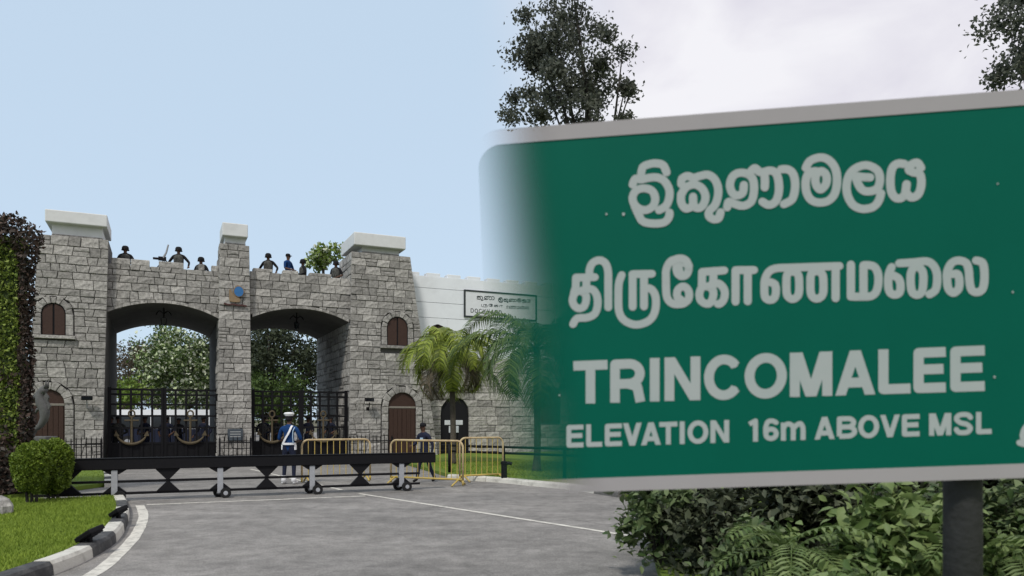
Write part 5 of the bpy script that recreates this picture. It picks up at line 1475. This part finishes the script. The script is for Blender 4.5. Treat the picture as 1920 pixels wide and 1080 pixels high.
# ================================================================== PALMS
def palm(loc_, crown_z, label, n_fr, length, m, lean=(0, 0), rise=0.9, fall=1.5, seed=1):
    r = random.Random(seed)
    t_ = thing('palm_tree', label, 'palm', loc_, 0)
    top = Vector((lean[0], lean[1], crown_z))
    tr = [Vector((0, 0, 0)), top * 0.3 + Vector((0.03, 0, 0)), top * 0.7, top]
    MB().tube(spline(tr, 6), list(np.interp(np.linspace(0, 1, 19), [0, .15, .9, 1], [.15, .10, .085, .11])), 12).build('trunk', 'bark', t_, True)
    for i in range(n_fr):
        az = 2 * math.pi * (i + r.uniform(-.3, .3)) / n_fr; el = r.uniform(0.35, 1.25) if i % 3 else r.uniform(-0.1, 0.4)
        ln = length * r.uniform(0.65, 1.15); fl_ = fall * r.uniform(0.55, 1.1)
        hd_ = Vector((math.cos(az), math.sin(az), 0)); k = 14
        pts = []; p = top.copy(); ang = el * rise; st = ln / k
        for j in range(k + 1):
            pts.append(p.copy()); p = p + (hd_ * math.cos(ang) + Vector((0, 0, math.sin(ang)))) * st
            ang -= fl_ / k * (1.0 + 1.0 * j / k)
        mb = MB().tube(pts, [0.022 * (1 - 0.85 * j / k) for j in range(k + 1)], 5)
        dense = 40
        for j in range(dense):
            tt = 0.14 + 0.86 * j / dense; q = tt * k; a = int(min(q, k - 1)); c = pts[a].lerp(pts[a + 1], q - a)
            tn = (pts[a + 1] - pts[a]).normalized(); sd = tn.cross(Vector((0, 0, 1)))
            if sd.length < 0.05: sd = hd_.cross(Vector((0, 0, 1)))
            sd.normalize(); nn = sd.cross(tn)
            ll = ln * 0.27 * math.sin(math.pi * (0.12 + 0.83 * tt)) * r.uniform(.85, 1.1)
            for s_ in (-1, 1):
                d = (sd * s_ * 0.75 + tn * 0.55 + nn * 0.15).normalized()
                m1_ = c + d * ll * 0.5; e = c + d * ll + Vector((0, 0, -ll * r.uniform(0.35, 0.75)))
                w_ = 0.026; sw = tn * w_
                mb.add([c - sw * .6, c + sw * .6, m1_ + sw, e, m1_ - sw], [(0, 1, 2, 4), (4, 2, 3)])
        mb.build('frond', 'tree_leaf_brown' if (i % 6 == 3 and m == 'palm_leaf') else m, t_)
    for i in range(7):
        az = i * 0.9; MB().tube([top + Vector((0, 0, -.1)), top + Vector((math.cos(az) * .05, math.sin(az) * .05, 0.35))], [0.05, 0.012], 6).build('frond_base', 'palm_leaf', t_)
    return t_
pp = at(848, 668, 25.0)
palm((pp.x, pp.y, 0.09), pp.z - 0.09, 'bright green palm with drooping fronds in front of the white wall', 24, 2.5, 'palm_leaf', rise=1.05, fall=2.5, seed=3)
pp = at(1006, 655, 21.5)
palm((pp.x, pp.y, 0.09), pp.z - 0.09, 'taller darker palm half behind the left end of the green sign', 24, 3.0, 'palm_leaf_dark', rise=0.95, fall=2.3, seed=21)

# ================================================================== TREES
def tree(name, label, loc_, trunk_h, trunk_r, crown_c, crown_r, k, per, spread, leaf, m, bark='bark', group=None, shell=0.35, flat=0.8, extra=None, lw_=0.55, cut=None):
    t_ = thing(name, label, 'tree', loc_, rng.uniform(0, 6), group)
    t_.rotation_euler = (0, 0, 0)
    cc, P = clumps(crown_c, crown_r, k, per, spread, shell, flat)
    if cut is not None: P = P[~cut(P)]
    leaf_mesh('crown', P, leaf, leaf * lw_, m, t_, droop=0.3)
    if extra:
        em_, frac, es = extra
        sel = P[nrg.random(len(P)) < frac] + nrg.normal(0, 0.05, 3)
        leaf_mesh('blossom', sel, es, es * 0.8, em_, t_, droop=0.0)
    c = Vector(crown_c); fork = Vector((c.x * 0.25, c.y * 0.25, trunk_h))
    MB().tube(spline([(0, 0, -0.05), (fork.x * 0.3 + 0.05, fork.y * 0.3, trunk_h * 0.5), tuple(fork)], 5), list(np.linspace(trunk_r, trunk_r * 0.6, 11)), 10).build('trunk', bark, t_, True)
    mb = MB()
    if cut is not None: cc = cc[(cc[:, 2] > 10.9) | (cc[:, 0] > -0.3)]; k = len(cc)
    for i in range(0, k, max(1, k // (9 if cut is not None else 16))):
        q = Vector(cc[i]); mid = fork.lerp(q, 0.5) + Vector((rng.uniform(-.2, .2), rng.uniform(-.2, .2), 0.15))
        mb.tube([fork, mid, q], [trunk_r * 0.34, trunk_r * 0.16, trunk_r * 0.05], 6)
    mb.build('limbs', bark, t_, True)
    return t_
# seen through the arches
def behind(x, d): return ((x - CX) / F * d, d, 0)
tree('flowering_tree', 'tree dotted with pale blossom seen through the left arch', behind(352, 50), 2.2, 0.25, (0, 0, 4.6), (3.4, 3.0, 3.0), 120, 70, 0.38, 0.22, 'tree_leaf_mid', group='trees inside the gate', extra=('blossom', 0.30, 0.24))
tree('dark_tree', 'dark green tree at the middle of the left arch', behind(292, 58), 3.0, 0.3, (0.2, 0, 6.0), (2.0, 2.2, 3.4), 90, 60, 0.4, 0.26, 'tree_leaf_mid', group='trees inside the gate')
tree('brown_tree', 'dry brownish tree at the left of the left arch', behind(243, 54), 2.4, 0.28, (0, 0, 4.7), (2.6, 2.4, 2.9), 90, 60, 0.4, 0.22, 'tree_leaf_brown', group='trees inside the gate', lw_=0.4)
tree('low_tree', 'low yellow-green shrub-like tree behind the left gate leaf', behind(222, 46), 1.2, 0.15, (0, 0, 2.9), (1.8, 1.6, 1.5), 40, 60, 0.3, 0.2, 'vine_leaf', group='trees inside the gate')
tree('shade_tree', 'broad dark shade tree filling the right arch', behind(520, 46), 3.0, 0.4, (0.3, 0, 4.9), (4.4, 3.6, 3.4), 170, 70, 0.42, 0.24, 'tree_leaf_dark', group='trees inside the gate')
tree('understorey_tree', 'lower green tree under the shade tree in the right arch', behind(500, 42), 1.6, 0.18, (0, 0, 2.8), (2.5, 2.0, 1.7), 60, 60, 0.34, 0.2, 'tree_leaf_mid', group='trees inside the gate')
tree('far_tree', 'dark tree farther back between the two arches', behind(430, 66), 3.5, 0.4, (0, 0, 6.0), (5.5, 3.0, 3.6), 130, 60, 0.5, 0.3, 'tree_leaf_dark', group='trees inside the gate')
# above the sign
pt = at(1130, 600, 22.0)
tree('tall_tree', 'tall dark tree rising behind the left end of the green sign', (pt.x, pt.y, 0.09), 7.4, 0.26, (-1.15, 0, 10.9), (2.05, 1.7, 4.0), 92, 230, 0.21, 0.125, 'tree_leaf_grey', 'bark_dark', shell=0.35, cut=lambda P: (P[:, 2] < 10.2) & (P[:, 0] < -0.5))
tk = bpy.data.objects['tall_tree']
pt = at(2010, 600, 18.0)
tree('tall_tree', 'dark tree at the top right corner behind the green sign', (pt.x, pt.y, 0.09), 5.2, 0.25, (-0.05, 0, 10.6), (2.05, 1.7, 2.3), 70, 240, 0.21, 0.12, 'tree_leaf_grey', 'bark_dark', shell=0.2)
# wood beyond the verge on the right, hidden by the sign from here
for i, (x, d) in enumerate(((1350, 40), (1500, 46), (1700, 38), (1900, 44), (2150, 40), (2400, 46), (1150, 60))):
    tree('wood_tree', ['broad green tree', 'dark green tree', 'mid green tree', 'rounded dark tree', 'tall green tree', 'spreading dark tree', 'far rounded tree'][i] + ' of the wood behind the sign, ' + ['first', 'second', 'third', 'fourth', 'fifth', 'sixth', 'seventh'][i] + ' from the wall', behind(x, d), 2.5, 0.3, (0, 0, 5.2), (3.6, 3.0, 2.8), 60, 45, 0.55, 0.34, 'tree_leaf_mid' if i % 2 else 'tree_leaf_dark', group='trees of the wood behind the sign')
# flowering branch over the right parapet
u, z = fp(608, 486, 3.2)
fb = tree('blossom_tree', 'pale green flowering tree showing over the right parapet', gw(u, DEEP + 1.4, 0), 6.0, 0.16, (0, 0, 0), (0.1, 0.1, 0.1), 2, 4, 0.05, 0.1, 'vine_leaf') if False else None
d_ = fd(606, DEEP + 1.2); ctr = at(606, 485, d_)
t_ = thing('blossom_tree', 'pale green flowering tree showing over the right parapet', 'tree', (ctr.x, ctr.y, 0))
cc, P = clumps((0, 0, ctr.z), (0.95, 0.8, 0.55), 42, 26, 0.14, 0.15)
P2 = P.copy(); P2[:, 2] += (P2[:, 0]) * 0.35
leaf_mesh('crown', P2, 0.20, 0.13, 'vine_leaf', t_, droop=0.1)
leaf_mesh('blossom', P2[nrg.random(len(P2)) < 0.22] + nrg.normal(0, 0.06, 3), 0.22, 0.2, 'blossom', t_)
MB().tube(spline([(0.2, 0.3, 0), (0.1, 0.2, 4), (0, 0, ctr.z - 0.5)], 6), list(np.linspace(0.16, 0.07, 13)), 8).build('trunk', 'bark', t_, True)
mb = MB()
for i in range(0, 42, 6): mb.tube([(0, 0, ctr.z - 0.55), tuple(cc[i])], [0.04, 0.012], 5)
mb.build('limbs', 'bark', t_)

# ================================================================== WHITE BUS INSIDE THE GATE
bd_ = 40.0
bz = H - (768 - HY) / F * bd_
bx0, bx1 = (205 - CX) / F * bd_, (412 - CX) / F * bd_
bs = thing('minibus', 'white minibus with dark windows parked inside behind the left gate', 'minibus', ((bx0 + bx1) / 2, bd_, 0.0), R(0))
hl = (bx1 - bx0) / 2
prof = [(-hl, 0.35), (hl, 0.35), (hl, 1.2), (hl - 0.25, bz - 0.15), (hl - 0.4, bz), (-hl + 0.1, bz), (-hl, bz - 0.12)]
MB().prism(prof, lambda a, b_, d: (a, d, b_), 0.0, 1.9).build('body', 'bus_white', bs)
zz0, zz1 = 1.12, bz - 0.42
k = 5
for i in range(k):
    a = -hl + 0.15 + (2 * hl - 0.7) * i / k; b2 = -hl + 0.15 + (2 * hl - 0.7) * (i + 1) / k - 0.04
    MB().box(a, b2, -0.012, 0.01, zz0, zz1 + 0.05, 0.004).build('window', 'glass_dark', bs)
MB().box(-hl + 0.02, hl - 0.02, -0.015, 0.01, 0.36, 1.08).build('skirt', 'navy', bs)
for x in (-hl + 1.0, hl - 1.0):
    wv = MB(); wv.tube([(x, -0.06, 0.36), (x, 0.2, 0.36)], 0.36, 18); wh = wv.build('wheel', 'rubber', bs)
    hb = MB(); hb.tube([(x, -0.08, 0.36), (x, 0.0, 0.36)], 0.18, 12); hb.build('hub', 'galv', wh)
MB().box(hl - 0.02, hl + 0.03, 0.2, 0.5, 0.75, 0.95, 0.01).build('headlight', 'glass_dark', bs)

# ================================================================== SHRUBS BELOW THE SIGN
def shrub(x, d, hgt, wid, label, m, leaf, n_, seed, fern=0):
    X = (x - CX) / F * d
    t_ = thing('shrub', label, 'shrub', (X, d, 0.09), 0, 'shrubs below the green sign')
    cc, P = clumps((0, 0, hgt * 0.55), (wid / 2, wid / 2.4, hgt * 0.45), max(10, n_ // 30), 46, leaf * 0.85, 0.25)
    P[:, 2] = np.clip(P[:, 2], 0.03, None)
    leaf_mesh_fine('leaves', P, leaf, leaf * 0.5, m, t_, droop=0.3)
    mb = MB()
    for i in range(0, len(cc), max(1, len(cc) // 8)): mb.tube([(0, 0, 0), (cc[i][0] * .4, cc[i][1] * .4, cc[i][2] * .6), tuple(cc[i])], [0.018, 0.012, 0.005], 5)
    mb.build('stems', 'bark_dark', t_)
    r = random.Random(seed)
    for i in range(fern):
        az = r.uniform(-math.pi, 0.2); ln = r.uniform(0.6, 0.95); hd_ = Vector((math.cos(az), math.sin(az), 0)); p = Vector((r.uniform(-.15, .15), r.uniform(-.1, .1), hgt * r.uniform(.45, .8))); ang = r.uniform(.3, .9); pts = []
        for j in range(9): pts.append(p.copy()); p = p + (hd_ * math.cos(ang) + Vector((0, 0, math.sin(ang)))) * ln / 8; ang -= 0.2
        fb_ = MB().tube(pts, [.006 * (1 - .8 * j / 8) for j in range(9)], 4)
        for j in range(15):
            q = 0.6 + 7.2 * j / 15; a = int(q); c = pts[a].lerp(pts[min(a + 1, 8)], q - a); tn = (pts[min(a + 1, 8)] - pts[a]).normalized(); sd = tn.cross(Vector((0, 0, 1))).normalized()
            ll = 0.17 * math.sin(math.pi * (.2 + .75 * j / 15))
            for s_ in (-1, 1):
                d2 = (sd * s_ + tn * .45).normalized(); e = c + d2 * ll - Vector((0, 0, .03)); mm = c + d2 * ll * .5; sw = tn * .016
                fb_.add([c, mm + sw, e, mm - sw], [(0, 1, 2, 3)])
        fb_.build('frond', m, t_)
    return t_
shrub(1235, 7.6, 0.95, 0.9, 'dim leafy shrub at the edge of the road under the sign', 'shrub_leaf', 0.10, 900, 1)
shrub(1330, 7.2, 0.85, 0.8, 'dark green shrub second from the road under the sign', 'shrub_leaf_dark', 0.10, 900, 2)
shrub(1420, 6.6, 0.62, 0.7, 'small dark shrub between the road-edge shrubs and the fern', 'shrub_leaf', 0.09, 700, 3)
shrub(1500, 6.0, 0.62, 0.6, 'ferny plant with striped pinnate fronds below the sign', 'shrub_leaf_light', 0.07, 260, 4, 16)
shrub(1665, 5.9, 0.98, 0.78, 'bright broad-leaved bush left of the sign post', 'shrub_leaf_light', 0.13, 1300, 5)
shrub(1600, 5.2, 0.42, 0.8, 'low light green plant in front of the broad-leaved bush', 'shrub_leaf_light', 0.10, 800, 6, 5)
shrub(1880, 5.6, 0.70, 0.55, 'arching bright fern right of the sign post', 'shrub_leaf_light', 0.08, 420, 7, 12)
shrub(1790, 6.6, 0.95, 0.7, 'dull green shrub behind the sign post', 'shrub_leaf', 0.10, 900, 8)
shrub(1950, 6.4, 1.05, 0.9, 'grey-green shrub at the right picture edge', 'shrub_leaf', 0.10, 1100, 9)
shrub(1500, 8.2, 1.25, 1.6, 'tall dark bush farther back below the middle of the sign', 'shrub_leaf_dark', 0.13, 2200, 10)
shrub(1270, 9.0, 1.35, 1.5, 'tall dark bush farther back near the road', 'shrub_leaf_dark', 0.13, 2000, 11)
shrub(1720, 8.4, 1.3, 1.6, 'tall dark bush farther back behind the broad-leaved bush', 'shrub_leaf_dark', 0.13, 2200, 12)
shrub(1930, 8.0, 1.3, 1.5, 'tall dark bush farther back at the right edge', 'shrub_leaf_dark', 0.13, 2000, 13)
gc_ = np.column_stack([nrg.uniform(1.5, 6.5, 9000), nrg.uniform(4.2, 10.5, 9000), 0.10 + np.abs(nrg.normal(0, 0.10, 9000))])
gc_ = gc_[gc_[:, 0] > 1.25 + 0.2 * np.clip(gc_[:, 1] - 7, 0, 9)]
o = leaf_mesh('ground_cover', gc_, 0.10, 0.05, 'shrub_leaf_dark', None, droop=0.2); o['kind'] = 'stuff'; tag(o, 'low dark leafy ground cover under the shrubs', 'ground cover')
